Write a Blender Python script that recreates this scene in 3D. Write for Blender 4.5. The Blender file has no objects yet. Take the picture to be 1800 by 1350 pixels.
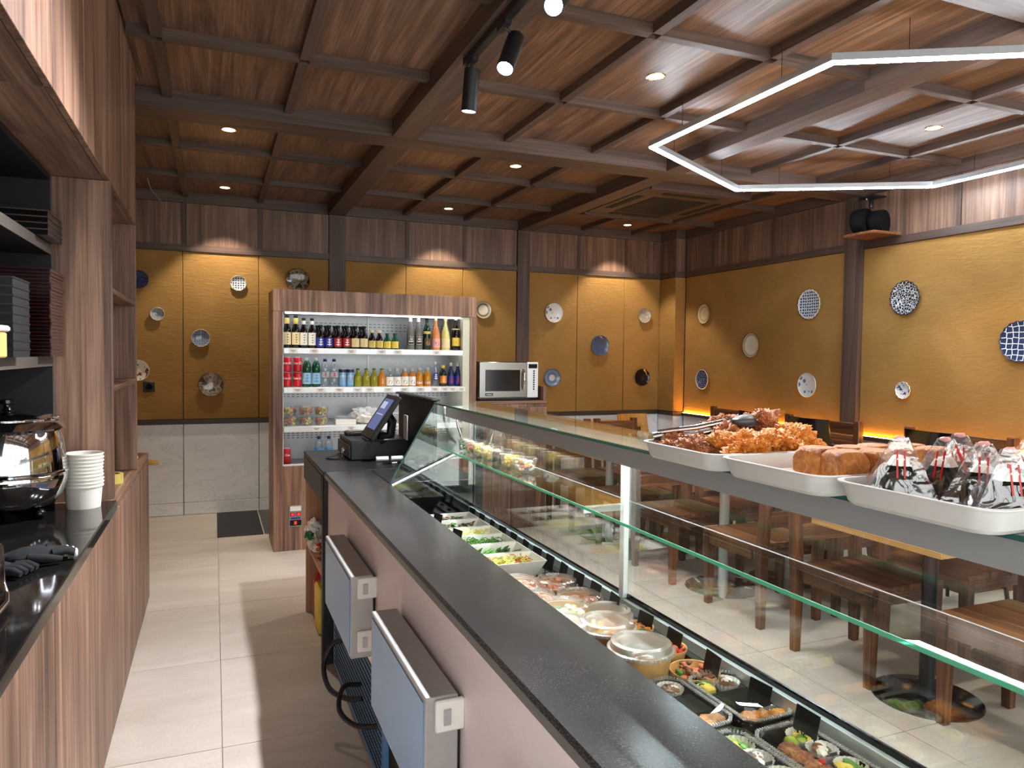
import bpy, bmesh, math, random
from mathutils import Vector, Matrix, noise
random.seed(11)
sc = bpy.context.scene
COL = sc.collection
R = math.radians
# ---------------------------------------------------------------- camera
cam = bpy.data.cameras.new('camera'); camo = bpy.data.objects.new('camera', cam); COL.objects.link(camo)
cam.sensor_width = 36; cam.sensor_fit = 'HORIZONTAL'; cam.lens = 1280 / 1800 * 36; cam.clip_start = .02
_y, _p, _r = R(22.26), R(-2.196), R(.672)
_f = Vector((math.sin(_y) * math.cos(_p), math.cos(_y) * math.cos(_p), math.sin(_p)))
_rt = Vector((math.cos(_y), -math.sin(_y), 0)); _u = _rt.cross(_f)
_r2 = _rt * math.cos(_r) + _u * math.sin(_r); _u2 = _u * math.cos(_r) - _rt * math.sin(_r)
_m = Matrix((_r2, _u2, -_f)).transposed().to_4x4(); _m.translation = (0, 0, 1.6)
camo.matrix_world = _m
sc.camera = camo
# ---------------------------------------------------------------- world, exposure
vs = sc.view_settings
vs.view_transform = 'Standard'; vs.look = 'None'; vs.gamma = 1; vs.use_curve_mapping = False
vs.exposure = 0.4
sc.cycles.transparent_max_bounces = 32; sc.cycles.max_bounces = 9; sc.cycles.diffuse_bounces = 5; sc.cycles.glossy_bounces = 5; sc.cycles.caustics_reflective = False; sc.cycles.caustics_refractive = False
w = bpy.data.worlds.new('sky'); sc.world = w; w.use_nodes = True
w.node_tree.nodes['Background'].inputs[0].default_value = (1, .98, .96, 1)
w.node_tree.nodes['Background'].inputs[1].default_value = 3.6
K_SPOT = 72; K_TRACK = 165; K_HEX = 75; K_CASE = 24; K_FRIDGE = 5

def light(name, kind, loc, energy, color=(1, 1, 1), size=.1, rot=None, aim=None, **kw):
    d = bpy.data.lights.new(name, kind); d.energy = energy; d.color = color
    o = bpy.data.objects.new(name, d); COL.objects.link(o); o.location = loc
    if aim is not None:
        o.rotation_euler = (Vector(aim) - Vector(loc)).to_track_quat('-Z', 'Y').to_euler()
    elif rot: o.rotation_euler = rot
    if kind == 'AREA':
        d.shape = 'RECTANGLE'; d.size = size[0]; d.size_y = size[1]
    elif kind != 'SUN': d.shadow_soft_size = size
    for k, v in kw.items(): setattr(d, k, v)
    return o
# daylight enters through the shopfront behind the camera: a portal guides the sky through it
light('shopfront_portal', 'AREA', (2.15, -1.47, 1.46), 1, size=(6.1, 2.78), rot=(R(90), 0, 0)).data.cycles.is_portal = True
light('added_door_portal', 'AREA', (-1.07, -.6, 1.2), 1, size=(2.3, 1.4), rot=(0, R(-90), 0)).data.cycles.is_portal = True  # guides the sky through the side door added for aisle light

# ---------------------------------------------------------------- colour and materials
def lin(h):
    if isinstance(h, str):
        h = h.lstrip('#'); c = [int(h[i:i + 2], 16) / 255 for i in (0, 2, 4)]
    else: c = [x / 255 for x in h]
    return tuple((x / 12.92 if x <= .04045 else ((x + .055) / 1.055) ** 2.4) for x in c) + (1,)
MATS = {}
class NT:
    def __init__(s, name):
        s.m = bpy.data.materials.new(name); s.m.use_nodes = True; s.t = s.m.node_tree; s.n = s.t.nodes
        s.b = s.n['Principled BSDF']; s.out = s.n['Material Output']
    def new(s, typ, **kw):
        n = s.n.new(typ)
        for k, v in kw.items(): setattr(n, k, v)
        return n
    def link(s, a, b): s.t.links.new(a, b)
    def ramp(s, fac, stops):
        r = s.new('ShaderNodeValToRGB'); e = r.color_ramp.elements
        while len(e) < len(stops): e.new(.5)
        for i, (p, c) in enumerate(stops): e[i].position = p; e[i].color = c if len(c) == 4 else lin(c)
        s.link(fac, r.inputs[0]); return r.outputs[0]
    def noise(s, vec, scale, detail=4, rough=.5, dist=0):
        n = s.new('ShaderNodeTexNoise'); n.inputs['Scale'].default_value = scale; n.inputs['Detail'].default_value = detail
        n.inputs['Roughness'].default_value = rough; n.inputs['Distortion'].default_value = dist
        if vec is not None: s.link(vec, n.inputs['Vector'])
        return n.outputs[0]
    def mapping(s, vec, scale=(1, 1, 1), rot=(0, 0, 0)):
        n = s.new('ShaderNodeMapping'); n.inputs['Scale'].default_value = scale; n.inputs['Rotation'].default_value = rot
        s.link(vec, n.inputs['Vector']); return n.outputs[0]
    def obj(s, rnd=True):
        c = s.new('ShaderNodeTexCoord').outputs['Object']
        if not rnd: return c
        i = s.new('ShaderNodeObjectInfo').outputs['Random']
        m = s.new('ShaderNodeMath', operation='MULTIPLY'); s.link(i, m.inputs[0]); m.inputs[1].default_value = 37.
        a = s.new('ShaderNodeVectorMath', operation='ADD'); s.link(c, a.inputs[0]); s.link(m.outputs[0], a.inputs[1])
        return a.outputs[0]
    def mix(s, fac, a, b, mode='MIX'):
        n = s.new('ShaderNodeMix', data_type='RGBA', blend_type=mode)
        for v, i in ((fac, 0), (a, 6), (b, 7)):
            if hasattr(v, 'links'): s.link(v, n.inputs[i])
            else: n.inputs[i].default_value = v
        return n.outputs[2]
    def bump(s, h, strength=.2, dist=.01):
        n = s.new('ShaderNodeBump'); n.inputs['Strength'].default_value = strength; n.inputs['Distance'].default_value = dist
        s.link(h, n.inputs['Height']); s.link(n.outputs[0], s.b.inputs['Normal'])
def setp(b, rough=.5, metal=0, spec=.5, trans=0, coat=0, ior=None):
    b.inputs['Roughness'].default_value = rough; b.inputs['Metallic'].default_value = metal
    b.inputs['Specular IOR Level'].default_value = spec; b.inputs['Transmission Weight'].default_value = trans
    b.inputs['Coat Weight'].default_value = coat
    if ior: b.inputs['IOR'].default_value = ior
def plain(name, c, rough=.5, metal=0, var=.06, scale=40, **kw):
    if name in MATS: return MATS[name]
    t = NT(name); setp(t.b, rough, metal, **kw); c = lin(c)
    n = t.noise(t.obj(), scale, 3)
    t.link(t.ramp(n, [(.3, tuple(x * (1 - var) for x in c[:3]) + (1,)), (.7, tuple(min(1, x * (1 + var)) for x in c[:3]) + (1,))]), t.b.inputs['Base Color'])
    MATS[name] = t.m; return t.m
def wood(name, dark, mid, light_, axis='Z', rough=.45, figure=1.0, streak=.35, coat=0, spec=.4, swirl=1.5):
    t = NT(name); setp(t.b, rough, spec=spec, coat=coat); o = t.obj(); i = 'XYZ'.index(axis)
    def layer(cross, along, det, dist, rough_=.55):
        s = [cross] * 3; s[i] = along; return t.noise(t.mapping(o, s), 1.0, det, rough_, dist)
    a = layer(6 * figure, .5, 5, swirl); m_ = layer(34 * figure, .7, 4, swirl * .6, .6); b = layer(150, 2.5, 3, .3)
    def mth(op, x, y):
        n = t.new('ShaderNodeMath', operation=op)
        for v, k in ((x, 0), (y, 1)):
            if hasattr(v, 'links'): t.link(v, n.inputs[k])
            else: n.inputs[k].default_value = v
        return n.outputs[0]
    f = mth('ADD', mth('ADD', mth('MULTIPLY', a, .42), mth('MULTIPLY', m_, .38)), mth('MULTIPLY', b, .20))
    t.link(t.ramp(f, [(.37, dark), (.5, mid), (.61, light_)]), t.b.inputs['Base Color']); t.bump(b, .05, .003)
    MATS[name] = t.m; return t.m
def speckle(name, c1, c2, c3, rough, scale=220, big=5, coat=0):
    t = NT(name); setp(t.b, rough, coat=coat); o = t.obj(False)
    a = t.noise(o, scale, 2); b = t.noise(o, big, 5, .6, .6)
    x = t.ramp(a, [(.35, c1), (.52, c2), (.68, c3)]); y = t.ramp(b, [(.3, (.62, .6, .6, 1)), (.7, (1.2, 1.2, 1.2, 1))])
    t.link(t.mix(.8, x, t.mix(1, x, y, 'MULTIPLY')), t.b.inputs['Base Color'])
    MATS[name] = t.m; return t.m
def glass(name, tint=(1, 1, 1), f0=.045, haze=0., hazec=(1, 1, 1), rough=0.0, crinkle=0):
    t = NT(name); t.n.remove(t.b)
    g = t.new('ShaderNodeNewGeometry'); d = t.new('ShaderNodeVectorMath', operation='DOT_PRODUCT')
    t.link(g.outputs['Incoming'], d.inputs[0]); t.link(g.outputs['Normal'], d.inputs[1])
    def mth(op, a, b=None):
        n = t.new('ShaderNodeMath', operation=op)
        for v, i in ((a, 0), (b, 1)):
            if v is None: continue
            if hasattr(v, 'links'): t.link(v, n.inputs[i])
            else: n.inputs[i].default_value = v
        return n.outputs[0]
    c = mth('ABSOLUTE', d.outputs['Value']); k = mth('POWER', mth('SUBTRACT', 1.0, c), 5.0)
    fac = mth('ADD', mth('MULTIPLY', k, 1 - f0), f0)
    tr = t.new('ShaderNodeBsdfTransparent'); tr.inputs[0].default_value = tuple(tint) + (1,)
    gl = t.new('ShaderNodeBsdfGlossy'); gl.inputs['Roughness'].default_value = rough; gl.inputs[0].default_value = (1, 1, 1, 1)
    base = tr.outputs[0]
    if crinkle:
        bn = t.new('ShaderNodeBump'); bn.inputs['Strength'].default_value = 1; bn.inputs['Distance'].default_value = .01; t.link(t.noise(t.obj(), crinkle, 2, .4, 1.5), bn.inputs['Height']); t.link(bn.outputs[0], gl.inputs['Normal'])
    if haze:
        df = t.new('ShaderNodeBsdfDiffuse'); df.inputs[0].default_value = tuple(hazec) + (1,)
        tl = t.new('ShaderNodeBsdfTranslucent'); tl.inputs[0].default_value = tuple(hazec) + (1,)
        m0 = t.new('ShaderNodeMixShader'); m0.inputs[0].default_value = .5; t.link(df.outputs[0], m0.inputs[1]); t.link(tl.outputs[0], m0.inputs[2])
        m1 = t.new('ShaderNodeMixShader'); m1.inputs[0].default_value = haze; t.link(base, m1.inputs[1]); t.link(m0.outputs[0], m1.inputs[2]); base = m1.outputs[0]
    m = t.new('ShaderNodeMixShader'); t.link(fac, m.inputs[0]); t.link(base, m.inputs[1]); t.link(gl.outputs[0], m.inputs[2])
    t.link(m.outputs[0], t.out.inputs['Surface']); MATS[name] = t.m; return t.m
def emit(name, c, s):
    t = NT(name); t.n.remove(t.b); e = t.new('ShaderNodeEmission'); e.inputs[0].default_value = lin(c); e.inputs[1].default_value = s
    t.link(e.outputs[0], t.out.inputs['Surface']); MATS[name] = t.m; return t.m
W1 = ('#48352b', '#836352', '#b08a73')
wood('walnut_z', *W1, axis='Z'); wood('walnut_y', *W1, axis='Y'); wood('walnut_x', *W1, axis='X')
wood('ceiling_panel', '#463025', '#6f513e', '#957158', axis='Y', rough=.36, figure=.8, spec=.4, swirl=3.2)
wood('beam_y', '#3f322d', '#55443c', '#69554a', axis='Y', rough=.45); wood('beam_x', '#3f322d', '#55443c', '#69554a', axis='X', rough=.45)
wood('beam_z', '#3d302b', '#524138', '#645146', axis='Z', rough=.5)
wood('frieze', '#4e3a31', '#735849', '#93735f', axis='Z', rough=.45, figure=1.1)
wood('acacia_y', '#381f14', '#66402a', '#9c6a40', axis='Y', rough=.3, figure=1.6, streak=.5); wood('acacia_x', '#381f14', '#66402a', '#9c6a40', axis='X', rough=.3, figure=1.6, streak=.5)
wood('acacia_z', '#351d13', '#5d3823', '#8a5832', axis='Z', rough=.35, figure=2, streak=.5)
wood('oak', '#b98a4c', '#d3a868', '#e5c489', axis='Y', rough=.4, figure=1.5)
wood('ply', '#a8742c', '#c08b3e', '#d2a054', axis='Z', rough=.4, figure=2)
wood('pine_board', '#a17457', '#b98a6a', '#c99d7c', axis='Z', rough=.5)
def plaster():
    t = NT('ochre_plaster'); setp(t.b, .75, spec=.25); o = t.obj(False)
    a = t.noise(o, 1.3, 5, .55, 1.0); b = t.noise(t.mapping(o, (8, 8, 34)), 1.0, 6, .65, 1.2)
    c = t.ramp(a, [(.3, '#957038'), (.55, '#a27b43'), (.75, '#ad874f')]); d = t.ramp(b, [(.3, (.86, .85, .82, 1)), (.7, (1.06, 1.06, 1.06, 1))])
    t.link(t.mix(.6, c, t.mix(1, c, d, 'MULTIPLY')), t.b.inputs['Base Color']); t.bump(b, .5, .012); MATS['ochre_plaster'] = t.m
plaster()
def marble():
    t = NT('marble'); setp(t.b, .3); o = t.obj()
    a = t.noise(t.mapping(o, (1.2, 1.2, 2.6), (0, R(35), 0)), 1.6, 7, .6, 1.6)
    t.link(t.ramp(a, [(.3, '#e3eaf1'), (.49, '#eaf0f5'), (.5, '#d3dae2'), (.515, '#ecf1f6'), (.8, '#f1f5f9')]), t.b.inputs['Base Color']); MATS['marble'] = t.m
marble()
def floortile():
    t = NT('floor_tile'); setp(t.b, .38, spec=.4); o = t.obj()
    a = t.noise(t.mapping(o, (1.5, 5, 1)), 1.0, 6, .6, .6); b = t.noise(o, 90, 3)
    c = t.ramp(a, [(.3, '#bdb3a8'), (.55, '#c9c0b6'), (.75, '#d3cbc2')]); d = t.ramp(b, [(.3, (.94, .94, .94, 1)), (.7, (1.04, 1.04, 1.04, 1))])
    t.link(t.mix(1, c, d, 'MULTIPLY'), t.b.inputs['Base Color']); MATS['floor_tile'] = t.m
floortile()
speckle('worktop_stone', '#242323', '#2f2e2e', '#434140', .2, 260, 4)
speckle('black_stone', '#131212', '#1c1a19', '#2b2826', .07, 300, 6)
glass('clear_glass', (.92, .955, .94), .085); glass('shelf_glass', (.9, .955, .93), .05)
glass('window_glass', (.95, .97, .97), .04)
glass('film', (.97, .97, .98), .14, .03, (.9, .88, .9), .1, 20); glass('lid_clear', (.97, .98, .98), .035, .012); glass('lid_frost', (.92, .92, .92), .08, .42, (.86, .84, .82), .15)
glass('lid_mid', (.95, .95, .95), .07, .20, (.9, .86, .84), .1); glass('cup_clear', (.95, .96, .96), .08, .10); glass('bottle_clear', (.86, .91, .95), .08, .10, (.75, .82, .9))
def mm(*a, **k): return plain(*a, **k)
mm('grout', '#a79f95', .8); mm('pink_panel', '#ecdfe0', .45, var=.02); mm('black_matt', '#131416', .5); mm('black_gloss', '#0b0b0d', .12, var=.02)
mm('black_metal', '#17181b', .4, .0); mm('steel', '#9a9a97', .25, 1., var=.03, scale=90); mm('steel_dull', '#9c9d98', .42, 1., var=.04); mm('chrome', '#dcdcdc', .06, 1., var=.0)
mm('white_plastic', '#e9e7e2', .3, var=.02); mm('white_enamel', '#e8eaea', .25, var=.02); mm('white_metal', '#dfe5ea', .3, .2, var=.02); mm('grey_metal', '#c4c8cc', .38, .6, var=.03)
mm('grey_fascia', '#a9abac', .35, .3, var=.02); mm('door_frame', '#b7b8b6', .42, .5, var=.03); mm('blue_film', '#74a6da', .28, var=.04, scale=6); mm('blue_grille', '#4c86b8', .5)
mm('kraft', '#c79a62', .6, var=.1); mm('kraft_light', '#d9a866', .6, var=.08); mm('paper_white', '#efece6', .7, var=.02); mm('cup_paper', '#efeae0', .55, var=.02)
mm('niche_dark', '#08090b', .7); mm('shelf_edge', '#514a45', .5); mm('lacquer', '#150a0a', .18, var=.1); mm('lacquer_rim', '#4a1517', .2); mm('lacquer_end', '#453029', .35)
mm('bento_black', '#0c0c0d', .25); mm('cloth_black', '#1f2024', .9, var=.2); mm('rail_dark', '#3b302b', .5); mm('speaker_cloth', '#050507', .9, spec=.2); mm('card_black', '#121214', .45)
mm('seam', '#2a211d', .6); mm('tray_white', '#c9c7c3', .3, var=.02)
glass('edge_green', (.30, .74, .58), .08, .55, (.30, .78, .58), .2); glass('edge_dark', (.2, .45, .4), .08, .6, (.08, .25, .22), .2)
for n_, c_ in dict(red='#b5131c', can_red='#c4101f', cream='#e9d9a8', white='#eeeae2', blue_lab='#2c3a9a', red_lab='#a52332', yellow='#e9cf52', orange='#e07a22', black='#0e0e10', green='#1c6b3c',
        light_blue='#9fc9e3', sky='#4f9ad0', navy='#1c2250', gold='#d8c56a', pink='#e9a9a2', purple='#5a2e63', silver='#b9bcc0', amber='#c0761c', rice='#f1ede2', nori='#0f140e', leaf='#4f8a2a', leaf_dark='#2f5a22',
        carrot='#d9642a', egg='#efd35a', cabbage='#cfd67a', brown='#5d3f28', mushroom='#6b5138', salmon='#e58a6a', meat='#8a5636', chili='#c9281c', avocado='#9fb33d').items(): mm(n_, c_, .35 if n_ in ('red', 'can_red', 'silver', 'sky', 'navy') else .5)
_n = MATS['nori'].node_tree.nodes['Principled BSDF']; setp(_n, .75, spec=.12)
mm('brown_glass', '#140a05', .08, var=.02); mm('green_glass', '#0f4a30', .06, var=.02); mm('dark_green_glass', '#0a2b18', .07); mm('frost_grey', '#6d6c66', .3); mm('peach_drink', '#d98a4d', .12); mm('lemon_drink', '#d9cf7f', .12); mm('lemonade', '#c8841c', .1); mm('olive_drink', '#8e8a1e', .1)
mm('can_blue', '#8fb8dc', .3, .3)
def fried(name, a, b, c):
    t = NT(name); setp(t.b, .5, spec=.6); o = t.obj()
    n = t.noise(o, 55, 6, .7, .8); v = t.noise(o, 190, 4, .7)
    t.link(t.ramp(n, [(.3, a), (.5, b), (.7, c)]), t.b.inputs['Base Color']); t.bump(v, 1., .006); MATS[name] = t.m
fried('karaage', '#5a2614', '#b0683a', '#e3ab78'); fried('cutlet', '#b5560c', '#e88f2c', '#f5b862'); fried('tofu_pouch', '#8a4412', '#bd702a', '#dc9c52')
# ---------------------------------------------------------------- mesh building
def spline(pts, n=8):
    P = [Vector(q) for q in pts]; P = [P[0] * 2 - P[1]] + P + [P[-1] * 2 - P[-2]]; out = []
    for i in range(1, len(P) - 2):
        for k in range(n):
            t = k / n; a, b, c, d = P[i - 1], P[i], P[i + 1], P[i + 2]
            out.append(.5 * (2 * b + (c - a) * t + (2 * a - 5 * b + 4 * c - d) * t * t + (3 * b - a - 3 * c + d) * t ** 3))
    return out + [P[-2]]
class MB:
    def __init__(s): s.v = []; s.f = []; s.mi = []; s.cur = 0
    def add(s, vs_, fs):
        o = len(s.v); s.v += [tuple(p) for p in vs_]; s.f += [tuple(i + o for i in f) for f in fs]; s.mi += [s.cur] * len(fs); return s
    def box(s, x0, x1, y0, y1, z0, z1):
        return s.add([(x0, y0, z0), (x1, y0, z0), (x1, y1, z0), (x0, y1, z0), (x0, y0, z1), (x1, y0, z1), (x1, y1, z1), (x0, y1, z1)],
                     [(3, 2, 1, 0), (4, 5, 6, 7), (0, 1, 5, 4), (1, 2, 6, 5), (2, 3, 7, 6), (3, 0, 4, 7)])
    def lathe(s, prof, n=20, c=(0, 0, 0), sx=1, sy=1):
        vs_, fs, rings = [], [], []
        for r, z in prof:
            if r <= 1e-6: rings.append([len(vs_)]); vs_.append((c[0], c[1], c[2] + z))
            else:
                rings.append(list(range(len(vs_), len(vs_) + n)))
                vs_ += [(c[0] + sx * r * math.cos(2 * math.pi * k / n), c[1] + sy * r * math.sin(2 * math.pi * k / n), c[2] + z) for k in range(n)]
        for a, b in zip(rings, rings[1:]):
            for k in range(n):
                k2 = (k + 1) % n
                if len(a) == 1 and len(b) == 1: continue
                if len(a) == 1: fs.append((a[0], b[k2], b[k]))
                elif len(b) == 1: fs.append((a[k], a[k2], b[0]))
                else: fs.append((a[k], a[k2], b[k2], b[k]))
        return s.add(vs_, fs)
    def cyl(s, r, z0, z1, c=(0, 0, 0), n=20, r2=None):
        return s.lathe([(0, z0), (r, z0), (r if r2 is None else r2, z1), (0, z1)], n, c)
    def band(s, r, z0, z1, a0, a1, n=10, c=(0, 0, 0), th=.0012, r2=None):
        r2 = r if r2 is None else r2; vs_, fs = [], []
        for k in range(n + 1):
            a = a0 + (a1 - a0) * k / n
            for rr, z in ((r, z0), (r2, z1), (r2 + th, z1), (r + th, z0)): vs_.append((c[0] + rr * math.sin(a), c[1] - rr * math.cos(a), c[2] + z))
        for k in range(n):
            i = 4 * k
            for j in range(4): fs.append((i + j, i + (j + 1) % 4, i + 4 + (j + 1) % 4, i + 4 + j))
        fs += [(3, 2, 1, 0), (4 * n, 4 * n + 1, 4 * n + 2, 4 * n + 3)]
        return s.add(vs_, fs)
    def tube(s, pts, r, n=8, cap=True):
        pts = [Vector(p) for p in pts]; vs_, fs = [], []; up = None
        for i, p in enumerate(pts):
            d = (pts[min(i + 1, len(pts) - 1)] - pts[max(i - 1, 0)]).normalized()
            if up is None: up = Vector((0, 0, 1)) if abs(d.z) < .9 else Vector((1, 0, 0))
            a = d.cross(up).normalized(); b = a.cross(d).normalized(); up = b
            rr = r[i] if isinstance(r, (list, tuple)) else r
            vs_ += [tuple(p + a * rr * math.cos(2 * math.pi * k / n) + b * rr * math.sin(2 * math.pi * k / n)) for k in range(n)]
        for i in range(len(pts) - 1):
            for k in range(n): fs.append((i * n + k, i * n + (k + 1) % n, (i + 1) * n + (k + 1) % n, (i + 1) * n + k))
        if cap: fs += [tuple(range(n))[::-1], tuple(range((len(pts) - 1) * n, len(pts) * n))]
        return s.add(vs_, fs)
    def prism(s, poly, a0, a1, axis='Z'):
        n = len(poly); P = {'Z': lambda u, v, a: (u, v, a), 'Y': lambda u, v, a: (u, a, v), 'X': lambda u, v, a: (a, u, v)}[axis]
        return s.add([P(u, v, a0) for u, v in poly] + [P(u, v, a1) for u, v in poly],
                     [tuple(range(n))[::-1], tuple(range(n, 2 * n))] + [(k, (k + 1) % n, n + (k + 1) % n, n + k) for k in range(n)])
    def blob(s, c, rad, amp=.25, freq=2.5, sub=3, seed=0, fine=0.):
        b = bmesh.new(); bmesh.ops.create_icosphere(b, subdivisions=sub, radius=1)
        off = Vector((seed * 3.7, seed * 1.3, seed * 2.1)); b.verts.index_update(); vs_ = []
        for v in b.verts:
            k = 1 + amp * noise.noise(v.co * freq + off) + (fine * (noise.noise(v.co * freq * 3.2 + off) + .6 * noise.noise(v.co * freq * 8 + off)) if fine else 0)
            vs_.append((c[0] + v.co.x * rad[0] * k, c[1] + v.co.y * rad[1] * k, c[2] + v.co.z * rad[2] * k))
        fs = [tuple(v.index for v in f.verts) for f in b.faces]; b.free(); return s.add(vs_, fs)
    def xf(s, i0, m):
        for i in range(i0, len(s.v)): s.v[i] = tuple(m @ Vector(s.v[i]))
        return s
    def build(s, name, mat, parent=None, bevel=0, smooth=None, seg=1):
        me = bpy.data.meshes.new(name); me.from_pydata(s.v, [], s.f)
        mats = mat if isinstance(mat, (list, tuple)) else [mat]
        for x in mats: me.materials.append(MATS[x] if isinstance(x, str) else x)
        if len(mats) > 1: me.polygons.foreach_set('material_index', s.mi)
        b = bmesh.new(); b.from_mesh(me); bmesh.ops.recalc_face_normals(b, faces=b.faces)
        if bevel: bmesh.ops.bevel(b, geom=list(b.edges), offset=bevel, segments=seg, affect='EDGES', profile=.5, clamp_overlap=True)
        b.to_mesh(me); b.free()
        if smooth is not None:
            me.polygons.foreach_set('use_smooth', [True] * len(me.polygons)); me.set_sharp_from_angle(angle=R(smooth))
        o = bpy.data.objects.new(name, me); COL.objects.link(o)
        if parent is not None: o.parent = parent
        return o
def tag(o, label=None, cat=None, group=None, kind=None):
    for k, v in (('label', label), ('category', cat), ('group', group), ('kind', kind)):
        if v: o[k] = v
    return o
def thing(name, label, cat, loc=(0, 0, 0), rz=0, group=None):
    o = bpy.data.objects.new(name, None); COL.objects.link(o); o.location = loc; o.rotation_euler = (0, 0, rz); o.empty_display_size = .05
    return tag(o, label, cat, group)
def copy_tree(o, parent=None):
    c = o.copy(); COL.objects.link(c); c.parent = parent
    for ch in list(o.children): copy_tree(ch, c)
    return c
def again(o, loc=None, rz=None, label=None, group=None):
    c = copy_tree(o)
    if loc is not None: c.location = loc
    if rz is not None: c.rotation_euler = (0, 0, rz)
    return tag(c, label, None, group)
def bx(name, x0, x1, y0, y1, z0, z1, mat, parent=None, bevel=0, seg=1): return MB().box(x0, x1, y0, y1, z0, z1).build(name, mat, parent, bevel, None if bevel == 0 else 40, seg)
def struct(o): o['kind'] = 'structure'; return o
_tc = {}
def text_geo(s_, size, bold=0.):
    if (s_, size, bold) not in _tc:
        cu = bpy.data.curves.new('t', 'FONT'); cu.body = s_; cu.size = size; cu.align_x = 'CENTER'; cu.align_y = 'CENTER'; cu.resolution_u = 2; cu.offset = bold
        ob = bpy.data.objects.new('t', cu); COL.objects.link(ob); me = bpy.data.meshes.new_from_object(ob)
        _tc[(s_, size, bold)] = ([tuple(v.co) for v in me.vertices], [tuple(p.vertices) for p in me.polygons])
        bpy.data.objects.remove(ob); bpy.data.meshes.remove(me); bpy.data.curves.remove(cu)
    return _tc[(s_, size, bold)]
def wrap_text(mb, s_, size, r, z, ang=0, slant=0, bold=0., vertical=False):
    vs_, fs = text_geo(s_, size, bold); out = []
    for x, y, _ in vs_:
        if vertical: x, y = -y, x
        x += slant * y; a = ang + x / r; out.append((r * math.sin(a), -r * math.cos(a), z + y))
    return mb.add(out, fs)
# ================================================================ THE ROOM
XL, XR, YF, YB, ZC = -1.0, 5.33, -1.4, 7.8, 3.15
fl = struct(bx('floor', XL - .1, XR + .1, YF - .1, YB + .1, -.08, -.006, 'grout'))
proto = {}
def shared_box(key, name, dx, dy, dz, mat, parent, loc, bevel=0):
    if key not in proto:
        o = bx(name, -dx / 2, dx / 2, -dy / 2, dy / 2, -dz / 2, dz / 2, mat, parent, bevel); proto[key] = o.data
    else:
        o = bpy.data.objects.new(name, proto[key]); COL.objects.link(o); o.parent = parent
    o.location = loc; return o
tx = [XL] + [.025 + .91 * k for k in range(-1, 7) if XL + .02 < .025 + .91 * k < XR] + [XR]
ty = [YF] + [3.115 + .908 * k for k in range(-6, 6) if YF + .02 < 3.115 + .908 * k < YB] + [YB]
for a, b in zip(tx, tx[1:]):
    for c, d in zip(ty, ty[1:]):
        shared_box(('tile', round(b - a, 3), round(d - c, 3)), 'floor_tile', b - a - .0035, d - c - .0035, .006, 'floor_tile', fl, ((a + b) / 2, (c + d) / 2, -.003))
ce = struct(bx('ceiling', XL - .1, XR + .1, YF - .1, YB + .1, ZC + .02, ZC + .08, 'seam'))
gx = [(XL, 0), (-.25, .05), (.435, .05), (1.18, .17), (1.91, .05), (2.60, .05), (3.32, .17), (4.07, .05), (4.76, .05), (XR, 0)]
gy = [(YF, 0), (-.96, .24), (.02, .05), (1.0, .05), (1.98, .24), (2.96, .05), (3.94, .05), (4.93, .24), (5.95, .05), (6.92, .05), (YB, 0)]
def in_ac(x, y): return 3.5 < x < 4.7 and 5.4 < y < 6.8
for (a, wa), (b, wb) in zip(gx, gx[1:]):
    for (c, wc), (d, wd) in zip(gy, gy[1:]):
        x0, x1, y0, y1 = a + .001, b - .001, c + .001, d - .001
        if x1 < -.2 and d < 4.95: x0 = -.387 if d < 4.5 else x0
        shared_box(('cp', round(x1 - x0, 3), round(d - c, 3)), 'ceiling_panel', x1 - x0, y1 - y0, .02, 'ceiling_panel', ce, ((x0 + x1) / 2, (y0 + y1) / 2, ZC + .01))
for i, (x, wx) in enumerate(gx):
    if not wx: continue
    z0 = 3.04 if wx > .1 else 3.10
    for (c, wc), (d, wd) in zip(gy, gy[1:]):
        y0, y1 = c + (wc / 2 if wc > .1 or wx < .1 else 0), d - (wd / 2 if wd > .1 or wx < .1 else 0)
        if wx < .1 and in_ac(x, (y0 + y1) / 2): continue
        shared_box(('by', wx, round(y1 - y0, 3)), 'beam' if wx > .1 else 'batten', wx, y1 - y0, ZC - z0, 'beam_y', ce, (x, (y0 + y1) / 2, (ZC + z0) / 2))
for j, (y, wy) in enumerate(gy):
    if not wy: continue
    z0 = 3.04 if wy > .1 else 3.10
    if wy > .1:
        xs = [(-.38 if y < 4.5 else XL, XR)]
    else: xs = [(max(a + wa / 2, -.38 if y < 4.5 else XL), b - wb / 2) for (a, wa), (b, wb) in zip(gx, gx[1:])]
    for a, b in xs:
        if wy < .1 and in_ac((a + b) / 2, y): continue
        shared_box(('bxx', wy, round(b - a, 3)), 'beam' if wy > .1 else 'batten', b - a, wy, ZC - z0 + (.0005 if wy > .1 else 0), 'beam_x', ce, ((a + b) / 2, y, (ZC + z0) / 2))
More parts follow.
